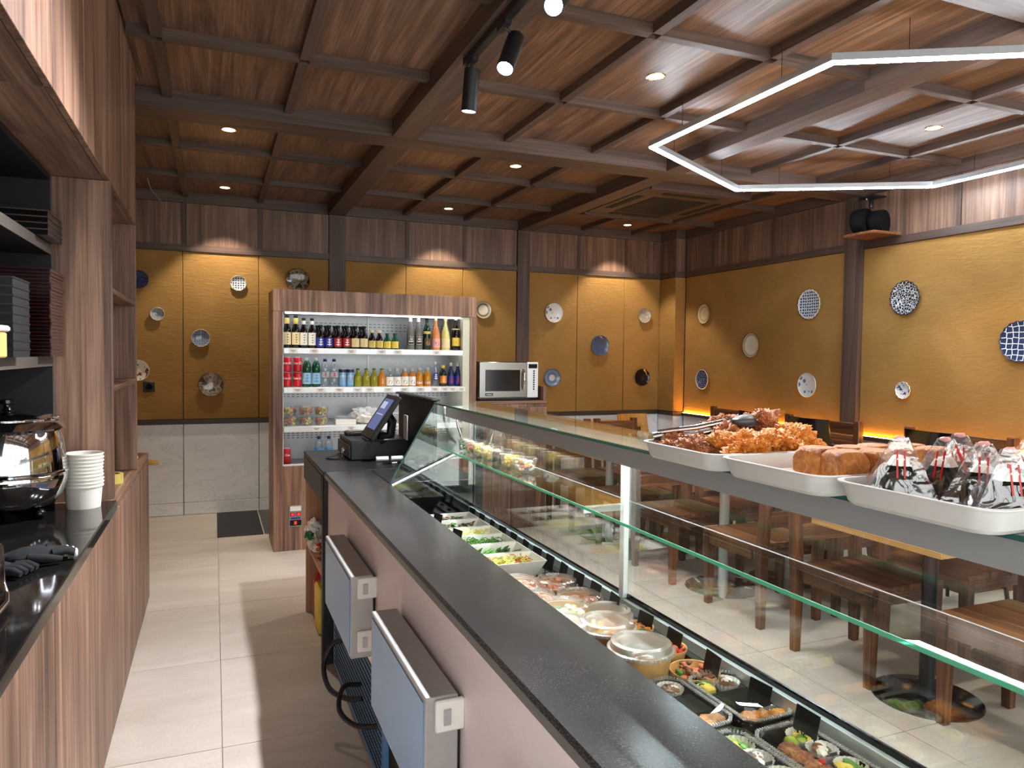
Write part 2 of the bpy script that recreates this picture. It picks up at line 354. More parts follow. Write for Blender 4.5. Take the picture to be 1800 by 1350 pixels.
# back wall
wb_ = struct(bx('wall_back', XL - .1, XR + .1, YB, YB + .1, 0, ZC, 'seam'))
pan = [XL, -.28, .419, 1.112, 1.276, 1.93, 2.58, 3.233, 3.384, 4.019, 4.665, 5.18]
for a, b in zip(pan, pan[1:]):
    if abs((b - a) - .164) < .02 or abs((b - a) - .151) < .02:
        bx('post', a, b, YB - .035, YB + .001, 0, 3.04, 'beam_z', wb_); continue
    e0, e1 = a + .003, b - .003
    bx('marble_panel', e0, e1, YB - .012, YB, .125, .895, 'marble', wb_, .002); bx('marble_plinth', e0, e1, YB - .014, YB, .003, .121, 'marble', wb_, .002)
    bx('ochre_panel', e0, e1, YB - .012, YB, .945, 2.578, 'ochre_plaster', wb_, .003)
    bx('frieze_panel', a + .035 if a not in (1.276, 3.384) else a, b - .005, YB - .008, YB, 2.645, 3.045, 'frieze', wb_)
    if a not in (1.276, 3.384, XL): bx('frieze_strip', a - .005, a + .03, YB - .02, YB, 2.645, 3.045, 'beam_z', wb_)
for a, b in ((XL, 1.112), (1.276, 3.233), (3.384, 5.18)):
    bx('rail', a, b, YB - .03, YB + .001, .897, .943, 'rail_dark', wb_); bx('frieze_rail', a, b, YB - .026, YB + .001, 2.58, 2.643, 'beam_x', wb_)
    bx('cornice', a, b, YB - .03, YB + .001, 3.047, 3.149, 'beam_x', wb_)
# right wall with corner pillar
wr = struct(bx('wall_right', XR, XR + .1, YF - .1, YB, 0, ZC, 'seam'))
ps = [YF, 2.66, 2.83, 4.82, 4.99, 7.44]
for a, b in zip(ps, ps[1:]):
    if b - a < .2: bx('post', XR - .06, XR + .001, a, b, 0, 3.04, 'beam_z', wr); continue
    bx('ochre_panel', XR - .012, XR, a + .003, b - .003, .945, 2.578, 'ochre_plaster', wr, .003); bx('marble_panel', XR - .012, XR, a + .003, b - .003, .005, .895, 'marble', wr)
    bx('rail', XR - .035, XR, a, b, .897, .93, 'rail_dark', wr); bx('frieze_rail', XR - .03, XR, a, b, 2.58, 2.643, 'beam_y', wr); bx('cornice', XR - .035, XR, a, b, 3.047, 3.149, 'beam_y', wr)
fy = [YF, -.96, .02, 1.0, 1.98, 2.96, 3.94, 4.905, 5.95, 6.92, 7.44]
for a, b in zip(fy, fy[1:]):
    bx('frieze_panel', XR - .010, XR, a + .022, b - .022, 2.645, 3.045, 'frieze', wr); bx('frieze_strip', XR - .02, XR, b - .02, b + .02, 2.645, 3.045, 'beam_z', wr)
bx('pillar_plaster', 5.18, XR, 7.46, YB, .945, 2.578, 'ochre_plaster', wr, .004); bx('pillar_marble', 5.185, XR, 7.465, YB, 0, .895, 'marble', wr)
bx('pillar_rail', 5.165, XR, 7.445, YB, .897, .943, 'rail_dark', wr); bx('pillar_rail', 5.165, XR, 7.445, YB, 2.58, 2.643, 'beam_x', wr); bx('pillar_frieze', 5.18, XR, 7.46, YB, 2.645, 3.045, 'frieze', wr); bx('pillar_cornice', 5.165, XR, 7.445, YB, 3.047, 3.149, 'beam_x', wr)
wl = struct(bx('wall_left', XL - .1, XL, .16, YB, 0, ZC, 'ochre_plaster')); bx('lintel', XL - .1, XL, YF - .1, .159, 2.45, ZC, 'walnut_y', wl)
d_ = struct(bx('added_door_1', XL - .08, XL - .02, YF, .15, 0, .08, 'black_metal'))  # unseen glazed door, added to let more daylight into the aisle
for a, b in ((YF, -.62), (-.62, .15)):
    bx('door_frame', XL - .08, XL - .02, a, a + .05, .08, 2.45, 'black_metal', d_); bx('door_frame', XL - .08, XL - .02, b - .05, b, .08, 2.45, 'black_metal', d_); bx('door_frame', XL - .08, XL - .02, a + .05, b - .05, 2.39, 2.45, 'black_metal', d_); bx('added_door_pane', XL - .055, XL - .045, a + .05, b - .05, .08, 2.39, 'window_glass', d_)
# shopfront behind the camera
wf = struct(bx('wall_front', XL - .1, XR + .1, YF - .1, YF, 2.9, ZC, 'walnut_x'))
bx('side_panel', XL - .1, -.9, YF - .1, YF, 0, 2.9, 'walnut_z', wf); bx('side_panel', 5.2, XR + .1, YF - .1, YF, 0, 2.9, 'walnut_z', wf)
wx_ = [-.9, .3, 1.5, 2.7, 3.9, 5.2]
for k, (a, b) in enumerate(zip(wx_, wx_[1:])):
    o = struct(bx('window_%d' % (k + 1), a, b, YF - .08, YF - .02, 0, .08, 'black_metal'))
    bx('window_frame', a, a + .05, YF - .08, YF - .02, .08, 2.9, 'black_metal', o); bx('window_frame', b - .05, b, YF - .08, YF - .02, .08, 2.9, 'black_metal', o)
    bx('window_frame', a + .05, b - .05, YF - .08, YF - .02, 2.84, 2.9, 'black_metal', o); bx('window_pane', a + .05, b - .05, YF - .055, YF - .045, .08, 2.84, 'window_glass', o)
bx('socket', -.63, -.53, YB - .02, YB - .012, 1.213, 1.313, 'black_matt', wb_, .004)
MB().lathe([(.03, 0), (.03, .006), (.027, .008), (.025, .002), (0, .001)], 24).xf(0, Matrix.Translation((-.58, YB - .0205, 1.263)) @ Matrix.Rotation(R(90), 4, 'X')).build('socket_ring', 'black_gloss', wb_, smooth=40)
tag(MB().tube(spline([(-.545, 7.32, 3.149), (-.53, 7.45, 3.09), (-.50, 7.62, 3.065), (-.465, 7.765, 3.04)]), .004, 6).build('loose_cable', 'grey_metal', smooth=60), 'thin pale cable dangling from the ceiling above the back wall', 'cable')
# ================================================================ LEFT CABINET WALL
ye = [.72, 1.28, 1.84, 2.40, 2.96, 3.52, 4.08, 4.64, 5.22]
names_ = ['nearest', 'second', 'third', 'fourth', 'fifth', 'sixth', 'seventh', 'eighth']
for k, (a, b) in enumerate(zip(ye, ye[1:])):
    hz = .945 if b < 3.4 else .915
    t = thing('base_cabinet', 'walnut veneered base cabinet of the left counter, %s from the camera' % ('the one nearest' if k == 0 else names_[k]), 'cabinet', (-.66, (a + b) / 2, 0), 0, 'base cabinets of the left counter')
    h = (b - a) / 2 - .0015
    bx('carcass', -.27, .244, -h, h, .0, hz, 'walnut_z', t); bx('door', .2455, .266, -h + .001, h - .001, .012, hz - .003, 'walnut_z', t, .0015)
t = thing('stone_counter', 'glossy black stone counter top under the soup kettle', 'countertop', (-.65, 1.9, .99)); bx('slab', -.3, .28, -1.2, 1.46, -.04, 0, 'black_stone', t, .004)
t = thing('ledge', 'walnut ledge on the low cabinets beyond the black counter', 'ledge', (-.65, 4.3, .95)); bx('board', -.3, .256, -.93, .92, -.03, 0, 'walnut_y', t, .002)
yu = [.22, .73, 1.24, 1.75, 2.26, 2.77, 3.38, 3.87, 4.47]
for k, (a, b) in enumerate(zip(yu, yu[1:])):
    t = thing('wall_cabinet', 'tall walnut wall cabinet under the ceiling on the left, %s from the camera' % ('the one nearest' if k == 0 else names_[k]), 'cabinet', (-.67, (a + b) / 2, 2.29), 0, 'wall cabinets above the left counter')
    h = (b - a) / 2 - .0012
    bx('carcass', -.28, .258, -h, h, .018, .85, 'walnut_z', t); bx('door', .2595, .28, -h + .001, h - .001, .001, .85, 'walnut_z', t, .0015); bx('bottom_panel', -.28, .258, -h + .001, h - .001, 0, .017, 'walnut_y', t)
t = thing('divider_panel', 'wide walnut upright between the black shelf niche and the narrow shelves', 'panel', (-.66, 3.395, .992)); bx('board', -.29, .275, -.025, .025, 0, 1.296, 'walnut_z', t, .0015)
t = thing('divider_panel', 'walnut end upright of the narrow shelves, beside the ochre wall', 'panel', (-.66, 4.49, .952)); bx('board', -.29, .265, -.02, .02, 0, 1.336, 'walnut_z', t, .0015)
t = thing('narrow_shelf_unit', 'narrow open walnut shelf unit with two shelves', 'shelf', (-.66, 3.94, .952)); bx('back', -.02, 0, -.515, .525, 0, 1.336, 'walnut_z', t)
bx('shelf', .002, .262, -.513, .523, .895, .92, 'walnut_y', t, .003); bx('shelf', .002, .262, -.513, .523, .475, .5, 'walnut_y', t, .003)
t = thing('black_shelf_niche', 'matt black shelving niche with two grey-edged shelves', 'shelf', (-.77, 2.1, .992))
bx('back', -.17, -.155, -1.3, 1.26, 0, 1.29, 'niche_dark', t); bx('side', -.155, .18, 1.242, 1.262, 0, 1.29, 'niche_dark', t); bx('top', -.155, .18, -1.3, 1.24, 1.272, 1.294, 'niche_dark', t)
for z in (.548, .983):
    s_ = bx('shelf', -.155, .176, -1.3, 1.241, z, z + .038, 'niche_dark', t); bx('edge_strip', .1765, .181, -1.3, 1.241, z, z + .038, 'shelf_edge', s_)
bx('edge_strip', .1765, .182, 1.243, 1.262, 0, 1.29, 'shelf_edge', t)
# --- things on the left shelves
def flat_tray(name, lx, ly, h, mats, label, cat, loc, group):
    t = thing(name, label, cat, loc, 0, group)
    m = MB(); m.box(-lx / 2, lx / 2, -ly / 2, ly / 2, 0, h * .25)
    th = .008
    for x0, x1, y0, y1 in ((-lx / 2, lx / 2, -ly / 2, -ly / 2 + th), (-lx / 2, lx / 2, ly / 2 - th, ly / 2), (-lx / 2, -lx / 2 + th, -ly / 2 + th, ly / 2 - th), (lx / 2 - th, lx / 2, -ly / 2 + th, ly / 2 - th)): m.box(x0, x1, y0, y1, h * .25, h * .8)
    m.build('body', mats[0], t)
    m = MB()
    for x0, x1, y0, y1 in ((-lx / 2 - .002, lx / 2 + .002, -ly / 2 - .002, -ly / 2 + th), (-lx / 2 - .002, lx / 2 + .002, ly / 2 - th, ly / 2 + .002), (-lx / 2 - .002, -lx / 2 + th, -ly / 2 + th, ly / 2 - th), (lx / 2 - th, lx / 2 + .002, -ly / 2 + th, ly / 2 - th)): m.box(x0, x1, y0, y1, h * .8, h)
    m.build('rim', mats[1], t); return t
g = 'red-rimmed lacquer trays stacked in the black niche'; lb = 'dark red lacquer tray in the tall stack in the black niche'
p0 = flat_tray('lacquer_tray', .30, .25, .0126, ('lacquer', 'lacquer_rim'), lb, 'tray', (-.70, 3.205, 1.579), g)
bx('lit_end_face', .1505, .1535, -.12, .12, .001, .0095, 'lacquer_end', p0)  # lighter brown paints the light falling on the tray's aisle end
for k in range(1, 25): again(p0, (-.70 + random.uniform(-.002, .002), 3.205 + random.uniform(-.002, .002), 1.579 + .0127 * k), None, 'topmost dark red lacquer tray of the tall stack in the black niche' if k == 24 else None)
p0['label'] = 'lowest dark red lacquer tray of the tall stack in the black niche'

g = 'black boxes in the front stack'; lb = 'plain black food box in the short stack before the lacquer trays'
p0 = flat_tray('food_box', .26, .21, .0265, ('niche_dark', 'black_matt'), lb, 'box', (-.68, 2.66, 1.579), g)
for k in range(1, 9): again(p0, (-.68, 2.66, 1.579 + .0267 * k), None, 'topmost plain black food box of the short stack before the lacquer trays' if k == 8 else None)
p0['label'] = 'lowest plain black food box of the short stack before the lacquer trays'
g = 'flat black trays on the upper niche shelf'; lb = 'flat black tray in the low stack on the upper niche shelf'
p0 = flat_tray('flat_tray', .30, .26, .022, ('black_gloss', 'lacquer_end'), lb, 'tray', (-.70, 3.195, 2.0145), g)
for k in range(1, 4): again(p0, (-.70, 3.195, 2.0145 + .0222 * k), None, ('', 'second flat black tray from the bottom on the upper niche shelf', 'third flat black tray from the bottom on the upper niche shelf', 'topmost flat black tray on the upper niche shelf')[k])
p0['label'] = 'lowest flat black tray on the upper niche shelf'
t = thing('takeaway_box', 'kraft takeaway box with white lid on the middle niche shelf', 'box', (-.60, 2.30, 1.579))
MB().prism([(-.075, -.075), (.075, -.075), (.075, .075), (-.075, .075)], 0, .07).build('body', 'kraft_light', t, .004); bx('lid', -.082, .082, -.082, .082, .071, .088, 'white_plastic', t, .005)
# soup kettle
t = thing('soup_kettle', 'large polished steel soup kettle with hinged lid and black ball feet', 'soup kettle', (-.695, 3.13, .99))
MB().lathe([(0, .035), (.10, .035), (.145, .05), (.172, .085), (.185, .13), (.188, .155), (.184, .165)], 48).build('lower_bowl', 'chrome', t, smooth=50)
MB().lathe([(.184, .1655), (.191, .166), (.191, .173), (.186, .176), (.183, .23), (.174, .29), (.163, .325)], 48).build('body', 'chrome', t, smooth=40)
MB().lathe([(.165, .322), (.181, .322), (.183, .328), (.168, .350), (.158, .358), (.150, .358)], 48).build('collar', 'chrome', t, smooth=40)
ld = MB().lathe([(.15, .3585), (.152, .366), (.13, .376), (.07, .388), (0, .392)], 48).build('lid', 'chrome', t, smooth=40)
MB().lathe([(0, .392), (.018, .392), (.012, .402), (.012, .412), (.024, .418), (.024, .43), (.010, .434), (0, .434)], 20).build('knob', 'black_gloss', ld, smooth=50)
bx('hinge', .10, .165, -.02, .02, .358, .372, 'chrome', ld, .003)
for a in (-30, 60, 150, 240): MB().blob((.125 * math.cos(R(a)), .125 * math.sin(R(a)), .0205), (.02, .02, .02), 0, 1, 2).build('foot', 'black_gloss', t, smooth=60)
# paper cups
g = 'white paper cups nested in a stack'; lb = 'white paper soup cup nested in the stack beside the kettle'
t = thing('paper_cup', lb, 'cup', (-.475, 3.255, .99), 0, g)
MB().lathe([(0, .004), (.056, .004), (.056, 0), (.059, 0), (.066, .085), (.0645, .085), (.0585, .006)], 32).build('wall', 'cup_paper', t, smooth=50)
MB().lathe([(.0645, .083), (.069, .081), (.071, .085), (.069, .089), (.0645, .087), (.0645, .083)], 32).build('rim', 'cup_paper', t, smooth=70)
for k in range(1, 10): again(t, (-.475 + .0015 * math.sin(k), 3.255, .99 + .0138 * k), 0, 'topmost white paper cup of the stack, its open mouth showing' if k == 9 else None)
t['label'] = 'lowest white paper cup of the stack, its whole side showing'
# gloves, tape, bottle, jar, tissue, appliance
t = thing('work_glove', 'black knitted work glove with white cuff lying on the counter', 'glove', (-.475, 2.44, .99), R(25))
m = MB(); m.blob((-.02, 0, .024), (.075, .045, .023), .25, 2, 3, 3)
for k, yy in enumerate((-.033, -.011, .011, .033)): m.tube([(.03, yy, .026), (.065, yy * 1.1, .03 - .004 * k), (.10 - .008 * abs(k - 1.5), yy * 1.15, .017)], [.013, .0125, .009], 8)
m.tube([(-.03, -.04, .025), (.01, -.062, .022), (.045, -.068, .014)], [.014, .013, .009], 8); m.build('hand', 'cloth_black', t, smooth=60)
m = MB(); m.lathe([(.034, 0), (.037, .008), (.036, .022), (.033, .028)], 18, sy=.55).xf(0, Matrix.Translation((-.088, 0, .026)) @ Matrix.Rotation(R(-90), 4, 'Y')); m.build('cuff', 'paper_white', t, smooth=60)
m = MB()
for k, yy in enumerate((-.036, -.012, .012, .036)): m.blob((.10 - .008 * abs(k - 1.5), yy * 1.15, .017), (.006, .010, .010), .1, 2, 2, k)
m.build('fingertips', 'paper_white', t, smooth=60)
t = thing('work_glove', 'second black work glove, half under the first, nearer the camera', 'glove', (-.545, 2.33, .99), R(-20))
m = MB(); m.blob((-.02, 0, .018), (.07, .043, .017), .25, 2, 3, 8)
for k, yy in enumerate((-.031, -.010, .011, .031)): m.tube([(.03, yy, .02), (.06, yy * 1.1, .022), (.085, yy * 1.15, .013)], [.012, .0115, .008], 8)
m.build('hand', 'cloth_black', t, smooth=60); m = MB(); m.blob((-.085, 0, .016), (.018, .04, .014), .4, 3, 2, 5); m.build('cuff', 'paper_white', t, smooth=60)
t = thing('counter_appliance', 'black appliance with rounded chrome edge at the near end of the counter', 'appliance', (-.58, 1.86, .99))
MB().prism([(-.17, -.30), (.10, -.30), (.125, -.27), (.125, .15), (.10, .19), (-.17, .19)], .01, .16).build('housing', 'black_gloss', t, .012, 40, 2)
m = MB(); m.tube([(.128, -.27, .02), (.128, .14, .02), (.12, .175, .03), (.108, .193, .06), (.105, .193, .14)], .008, 8); m.build('chrome_trim', 'chrome', t, smooth=60)
for x, y in ((-.14, -.26), (.08, -.26), (-.14, .15), (.08, .15)): MB().cyl(.012, 0, .012, (x, y, 0), 12).build('foot', 'black_matt', t)
t = thing('plastic_jar', 'clear jar crammed with white and purple sachets on the lower narrow shelf', 'jar', (-.515, 3.90, 1.453))
MB().lathe([(0, .002), (.062, .002), (.068, .01), (.068, .13), (.060, .14), (.058, .14), (.065, .128), (.065, .012), (0, .006)], 24).build('glass', 'cup_clear', t, smooth=40)
m = MB()
for k in range(16):
    i0 = len(m.v); m.cur = k % 4; m.box(-.026, .026, -.0015, .0015, -.034, .034); m.xf(i0, Matrix.Translation((random.uniform(-.03, .03), random.uniform(-.03, .03), .05 + .006 * k)) @ Matrix.Rotation(random.uniform(0, 3), 4, 'Z') @ Matrix.Rotation(random.uniform(-.6, .6), 4, 'X'))
m.build('sachets', ['paper_white', 'white', 'purple', 'light_blue'], t)['kind'] = 'stuff'
MB().lathe([(.0685, .0), (.0685, .02), (.070, .02), (.070, 0), (.0685, 0)], 24, (0, 0, .002)).build('base_band', 'black', t)
t = thing('paper_towel_bundle', 'crumpled white paper on the upper narrow shelf', 'paper', (-.46, 3.62, 1.8725)); MB().blob((0, 0, .05), (.045, .055, .05), .5, 3, 3, 4).build('sheet', 'paper_white', t, smooth=40)
t = thing('squeeze_bottle', 'slim white bottle standing on the walnut ledge', 'bottle', (-.44, 3.62, .9505))
MB().lathe([(0, 0), (.024, 0), (.026, .006), (.026, .125), (.022, .137), (.014, .142)], 20).build('body', 'white_plastic', t, smooth=40); MB().lathe([(.014, .1425), (.015, .146), (.015, .163), (.008, .167), (0, .167)], 16).build('cap', 'white_enamel', t, smooth=40)
t = thing('tape_roll', 'roll of pale yellow adhesive tape on the walnut ledge', 'tape', (-.47, 4.05, .9505)); MB().lathe([(.04, 0), (.052, 0), (.052, .048), (.04, .048), (.04, 0)], 32).build('tape', 'gold', t, smooth=40); MB().lathe([(.037, 0), (.0395, 0), (.0395, .048), (.037, .048), (.037, 0)], 32).build('core', 'kraft', t, smooth=40)
t = thing('note_pad', 'small white note pad at the far end of the ledge', 'pad', (-.50, 4.85, .9505)); bx('sheets', -.07, .07, -.1, .1, 0, .012, 'paper_white', t, .001)
t = thing('folding_ledge', 'rounded ochre plywood ledge sticking out past the end of the low cabinets', 'ledge', (-.44, 5.223, .865))
MB().prism([(-.10, 0)] + [(.105 * math.cos(R(180 - 15 * k)), .12 * math.sin(R(180 - 15 * k)) + .002) for k in range(13)], 0, .022).build('board', 'ply', t, .003); MB().tube([(0, .002, -.08), (0, .06, -.002)], .006, 8).build('strut', 'steel', t, smooth=60)
# ================================================================ PLATES ON THE WALLS
def plate_mat(name, kind, c1, c2, c3=None, sc_=30.):
    t = NT(name); setp(t.b, .12, spec=.6); o = t.obj(False); c3 = c3 or c1
    le = t.new('ShaderNodeVectorMath', operation='LENGTH'); mp = t.mapping(o, (1, 1, 0)); t.link(mp, le.inputs[0]); rad = le.outputs['Value']
    if kind == 'rings': out = t.ramp(rad, [(p, c) for p, c in c1])
    else:
        if kind == 'dots':
            v = t.new('ShaderNodeTexVoronoi'); v.inputs['Scale'].default_value = sc_; v.inputs['Randomness'].default_value = .15; t.link(mp, v.inputs['Vector']); out = t.ramp(v.outputs['Distance'], [(.30, c2), (.36, c1)])
        elif kind == 'circles':
            v = t.new('ShaderNodeTexVoronoi'); v.inputs['Scale'].default_value = sc_; t.link(mp, v.inputs['Vector'])
            n = t.noise(mp, sc_ * 14, 2); out = t.mix(t.ramp(v.outputs['Distance'], [(.36, (1, 1, 1, 1)), (.39, (0, 0, 0, 1))]), lin(c1), t.ramp(n, [(.45, c2), (.55, c3)]))
        elif kind == 'floral':
            v = t.new('ShaderNodeTexVoronoi', feature='DISTANCE_TO_EDGE'); v.inputs['Scale'].default_value = sc_; t.link(mp, v.inputs['Vector']); out = t.ramp(v.outputs['Distance'], [(.05, c2), (.10, c1), (.42, c1), (.5, c2)])
        elif kind == 'mesh':
            v = t.new('ShaderNodeTexVoronoi', feature='DISTANCE_TO_EDGE'); v.inputs['Scale'].default_value = sc_; v.inputs['Randomness'].default_value = .25; t.link(mp, v.inputs['Vector']); out = t.ramp(v.outputs['Distance'], [(.05, c2), (.08, c1)])
        elif kind == 'radial':
            g_ = t.new('ShaderNodeTexGradient', gradient_type='RADIAL'); t.link(mp, g_.inputs[0]); m_ = t.new('ShaderNodeMath', operation='MULTIPLY'); t.link(g_.outputs[1], m_.inputs[0]); m_.inputs[1].default_value = 24
            f_ = t.new('ShaderNodeMath', operation='FRACT'); t.link(m_.outputs[0], f_.inputs[0]); a_ = t.ramp(f_.outputs[0], [(.35, c1), (.45, c2)])
            out = t.mix(t.ramp(rad, [(.022, (1, 1, 1, 1)), (.026, (0, 0, 0, 1))]), a_, lin(c3))
        elif kind == 'scene': out = t.ramp(t.noise(mp, sc_, 3, .5, 1.), [(.42, c1), (.5, c2), (.58, c3)])
        else: out = t.ramp(t.noise(mp, sc_, 3), [(.4, c1), (.6, c2)])
    t.link(out, t.b.inputs['Base Color']); MATS[name] = t.m; return name
CR, NV, WH = '#d8d0bd', '#232a48', '#d9dde0'
plates = [  # wall, coord, z, radius, material, rim material, scallop, label
 ('B', -.66, 2.286, .085, plate_mat('plate_navy', 'floral', NV, '#4b5a86', sc_=60), 'navy', 0, 'navy blue plate half hidden by the walnut shelves'),
 ('B', -.501, 1.964, .062, plate_mat('plate_radial', 'radial', '#d6d3cb', '#5f6672', '#7f8791'), 'white', 0, 'small grey petal-patterned dish, the left one under the first downlight'),
 ('B', .226, 2.292, .075, plate_mat('plate_dots', 'dots', '#dfe3e6', '#39465f', sc_=42), 'white', 10, 'small white plate with dark blue dots, high on the second ochre panel'),
 ('B', -.12, 1.742, .084, plate_mat('plate_weave', 'mesh', '#46557a', '#cfd6dd', sc_=70), 'white', 14, 'small blue and white basket-patterned plate left of the fridge'),
 ('B', -.029, 1.284, .118, plate_mat('plate_scene', 'scene', '#7d7464', '#b9ae97', '#4b443a', sc_=16), 'brown', 0, 'dark rimmed grey plate with painted branch, lowest left of the fridge'),
 ('B', -.67, 1.422, .098, plate_mat('plate_red', 'scene', '#e2ded4', '#e2ded4', '#8a3a38', sc_=22), 'white', 0, 'white plate with red and black flowers above the black socket'),
 ('B', .795, 2.349, .12, plate_mat('plate_scene_dark', 'scene', '#58503f', '#9b8e74', '#2d2922', sc_=14), 'brown', 0, 'large brown landscape plate just above the drinks fridge'),
 ('B', 2.819, 2.117, .10, plate_mat('plate_cream_band', 'rings', [(0, CR), (.055, '#cfc6ae'), (.062, '#3b362e'), (.09, '#c9bfa5')], None), 'brown', 0, 'cream plate with dark dotted band right of the fridge top'),
 ('B', 3.702, 2.114, .114, plate_mat('plate_circles', 'circles', '#e3e4e2', '#55617d', '#8e9ab0', sc_=17), 'white', 0, 'white plate with blue patterned circles above the microwave'),
 ('B', 3.692, 1.35, .108, plate_mat('plate_blue_ring', 'rings', [(0, '#cdd3da'), (.036, '#cdd3da'), (.04, '#5e7290'), (.075, '#71859f'), (.08, '#8b9bb0'), (.1, '#4f6484')], None), 'blue_plate_rim', 0, 'grey blue ringed plate with pale centre beside the microwave'),
 ('B', 4.326, 1.743, .124, plate_mat('plate_slate', 'plain', '#44516f', '#4c5876', sc_=20), 'blue_plate_rim', 0, 'plain slate blue plate in the middle of the back wall'),
 ('B', 4.945, 2.12, .092, plate_mat('plate_swirl', 'scene', '#a89f8d', '#8b8575', '#c8c1b1', sc_=60), 'frost_grey', 0, 'small grey swirl plate at the upper right of the back wall'),
 ('B', 4.929, 1.356, .106, plate_mat('plate_black', 'plain', '#0f0f11', '#17171a', sc_=30), 'black_gloss', 0, 'glossy black plate at the lower right of the back wall'),
 ('R', 7.052, 2.118, .118, plate_mat('plate_cream', 'rings', [(0, '#cbb994'), (.07, '#d2c2a0'), (.074, '#9c8a68'), (.1, '#cbb994')], None), 'brown', 0, 'cream plate with brown rim nearest the corner of the right wall'),
 ('R', 6.231, 1.745, .135, plate_mat('plate_cream2', 'rings', [(0, '#cfc5ac'), (.1, '#d6cdb6'), (.108, '#8d8064'), (.13, '#cfc5ac')], None), 'brown', 0, 'oval-looking cream plate with black edge on the right wall, middle height'),
 ('R', 5.421, 2.131, .14, plate_mat('plate_dots2', 'dots', '#b9c4d2', '#232a3c', sc_=36), 'white', 20, 'scalloped pale blue plate with dark spots left of the dark post'),
 ('R', 7.057, 1.352, .115, plate_mat('plate_navy2', 'floral', '#222a48', '#7784a6', sc_=45), 'white', 0, 'navy flower plate low near the corner of the right wall'),
 ('R', 5.422, 1.353, .118, plate_mat('plate_circles2', 'circles', '#e0e0dc', '#3c4a6b', '#8897b5', sc_=16), 'white', 0, 'white plate with blue medallions low beside the dark post'),
 ('R', 4.375, 2.119, .142, plate_mat('plate_bw', 'floral', '#12131a', '#d7dadf', sc_=52), 'black', 18, 'black plate with white leaf pattern right of the dark post'),
 ('R', 4.363, 1.354, .07, plate_mat('plate_small', 'scene', '#dadde0', '#dadde0', '#39456a', sc_=30), 'white', 12, 'small white plate with blue blossoms right of the dark post'),
 ('R', 3.428, 1.747, .146, plate_mat('plate_net', 'mesh', '#2b3a5c', '#dfe4ea', sc_=24), 'navy', 18, 'blue plate with white net pattern at the right edge of the view'),
]
mm('blue_plate_rim', '#56688a', .15)
for wl_, u, z, r_, mt, rim, scal, lab in plates:
    t = thing('wall_plate', lab, 'plate', (u, YB - .0125, z) if wl_ == 'B' else (XR - .0125, u, z), 0, 'decorative plates on the ochre walls')
    t.rotation_euler = (R(90), 0, 0) if wl_ == 'B' else (R(90), 0, R(-90))
    def scl(m):
        if scal:
            for i, (x, y, zz) in enumerate(m.v):
                rr = math.hypot(x, y)
                if rr > r_ * .8: k = 1 + .035 * math.cos(scal * math.atan2(y, x)); m.v[i] = (x * k, y * k, zz)
        return m
    N = 60 if scal else 40
    scl(MB().lathe([(0, .008), (r_ * .58, .006), (r_ * .6, 0), (r_ * .64, 0), (r_ * .945, .021), (r_ * .945, .0245), (r_ * .66, .013), (0, .012)], N)).build('dish', mt, t, smooth=50)
    scl(MB().lathe([(r_ * .95, .0215), (r_ * .995, .024), (r_, .027), (r_ * .98, .029), (r_ * .95, .026), (r_ * .95, .0215)], N)).build('rim', rim, t, smooth=50)
# ================================================================ DRINKS FRIDGE
FX, FY = 1.29, 6.09
t = thing('drinks_fridge', 'tall open drinks fridge framed in walnut with lit white shelves', 'fridge', (FX, FY, 0)); fr = t
bx('stile', -.856, -.782, 0, .50, 0, 1.935, 'walnut_z', t, .002); bx('stile', .80, .86, 0, .50, 0, 1.935, 'walnut_z', t, .002)
bx('header', -.856, .86, 0, .50, 1.936, 2.114, 'walnut_z', t, .002); bx('lower_panel', -.781, .799, .004, .05, 0, .69, 'walnut_z', t)
bx('liner_back', -.781, .799, .42, .48, .55, 1.934, 'grey_liner' if mm('grey_liner', '#a4a6a8', .4, .4, var=.05) else '', t); bx('liner_side', -.781, -.775, .02, .42, .69, 1.934, 'white_enamel', t); bx('liner_side', .735, .799, .01, .42, .69, 1.934, 'cream_liner' if mm('cream_liner', '#cfd0bd', .4, var=.03) else '', t)
bx('well_floor', -.78, .735, .051, .42, .66, .69, 'steel_dull', t); bx('well_lip', -.78, .735, .01, .05, .69, .70, 'white_enamel', t)
m = MB()
for zz in (1.865, 1.84, 1.81, 1.245, 1.225, .93, .91, .89, .87, 1.03):
    for k in range(38): m.box(-.75 + k * .039, -.75 + k * .039 + .021, .4185, .4195, zz, zz + .005)
o = m.build('vent_slots', 'black_matt', t); o['kind'] = 'stuff'
for k in range(1): bx('upright_channel', -.025, -.015, .41, .42, .70, 1.93, 'steel_dull', t)
for i_, (z, tags) in enumerate(((1.645, (-.735, -.66 + .09, -.27, -.02, .12, .46)), (1.327, (-.70, -.52, -.37, -.22, -.12, .04, .18, .32, .45, .54, .61, .69)), (1.009, (-.55, -.27, .1, .4)))):
    s_ = bx('shelf', -.774, .734, .03, .41, z - .022, z, 'white_enamel', t); pr = bx('price_rail', -.774, .736, .005, .028, z - .046, z, 'white_metal', s_, .003)
    for x in tags:
        m = MB(); m.box(x, x + .07, .0035, .0048, z - .041, z - .006); m.cur = 1; m.box(x + .012, x + .055, .0028, .0034, z - .02, z - .0165); m.box(x + .02, x + .048, .0028, .0034, z - .03, z - .027); m.build('price_tag', ['paper_white', 'black_matt'], s_)
    if 'led_cool' not in MATS: emit('led_cool', '#f4f8ff', K_FRIDGE)
    bx('led_bar', -.74, .70, .034, .046, z - .034, z - .024, 'led_cool', s_)
bx('led_bar', -.76, .72, .03, .055, 1.922, 1.934, 'led_cool', t)
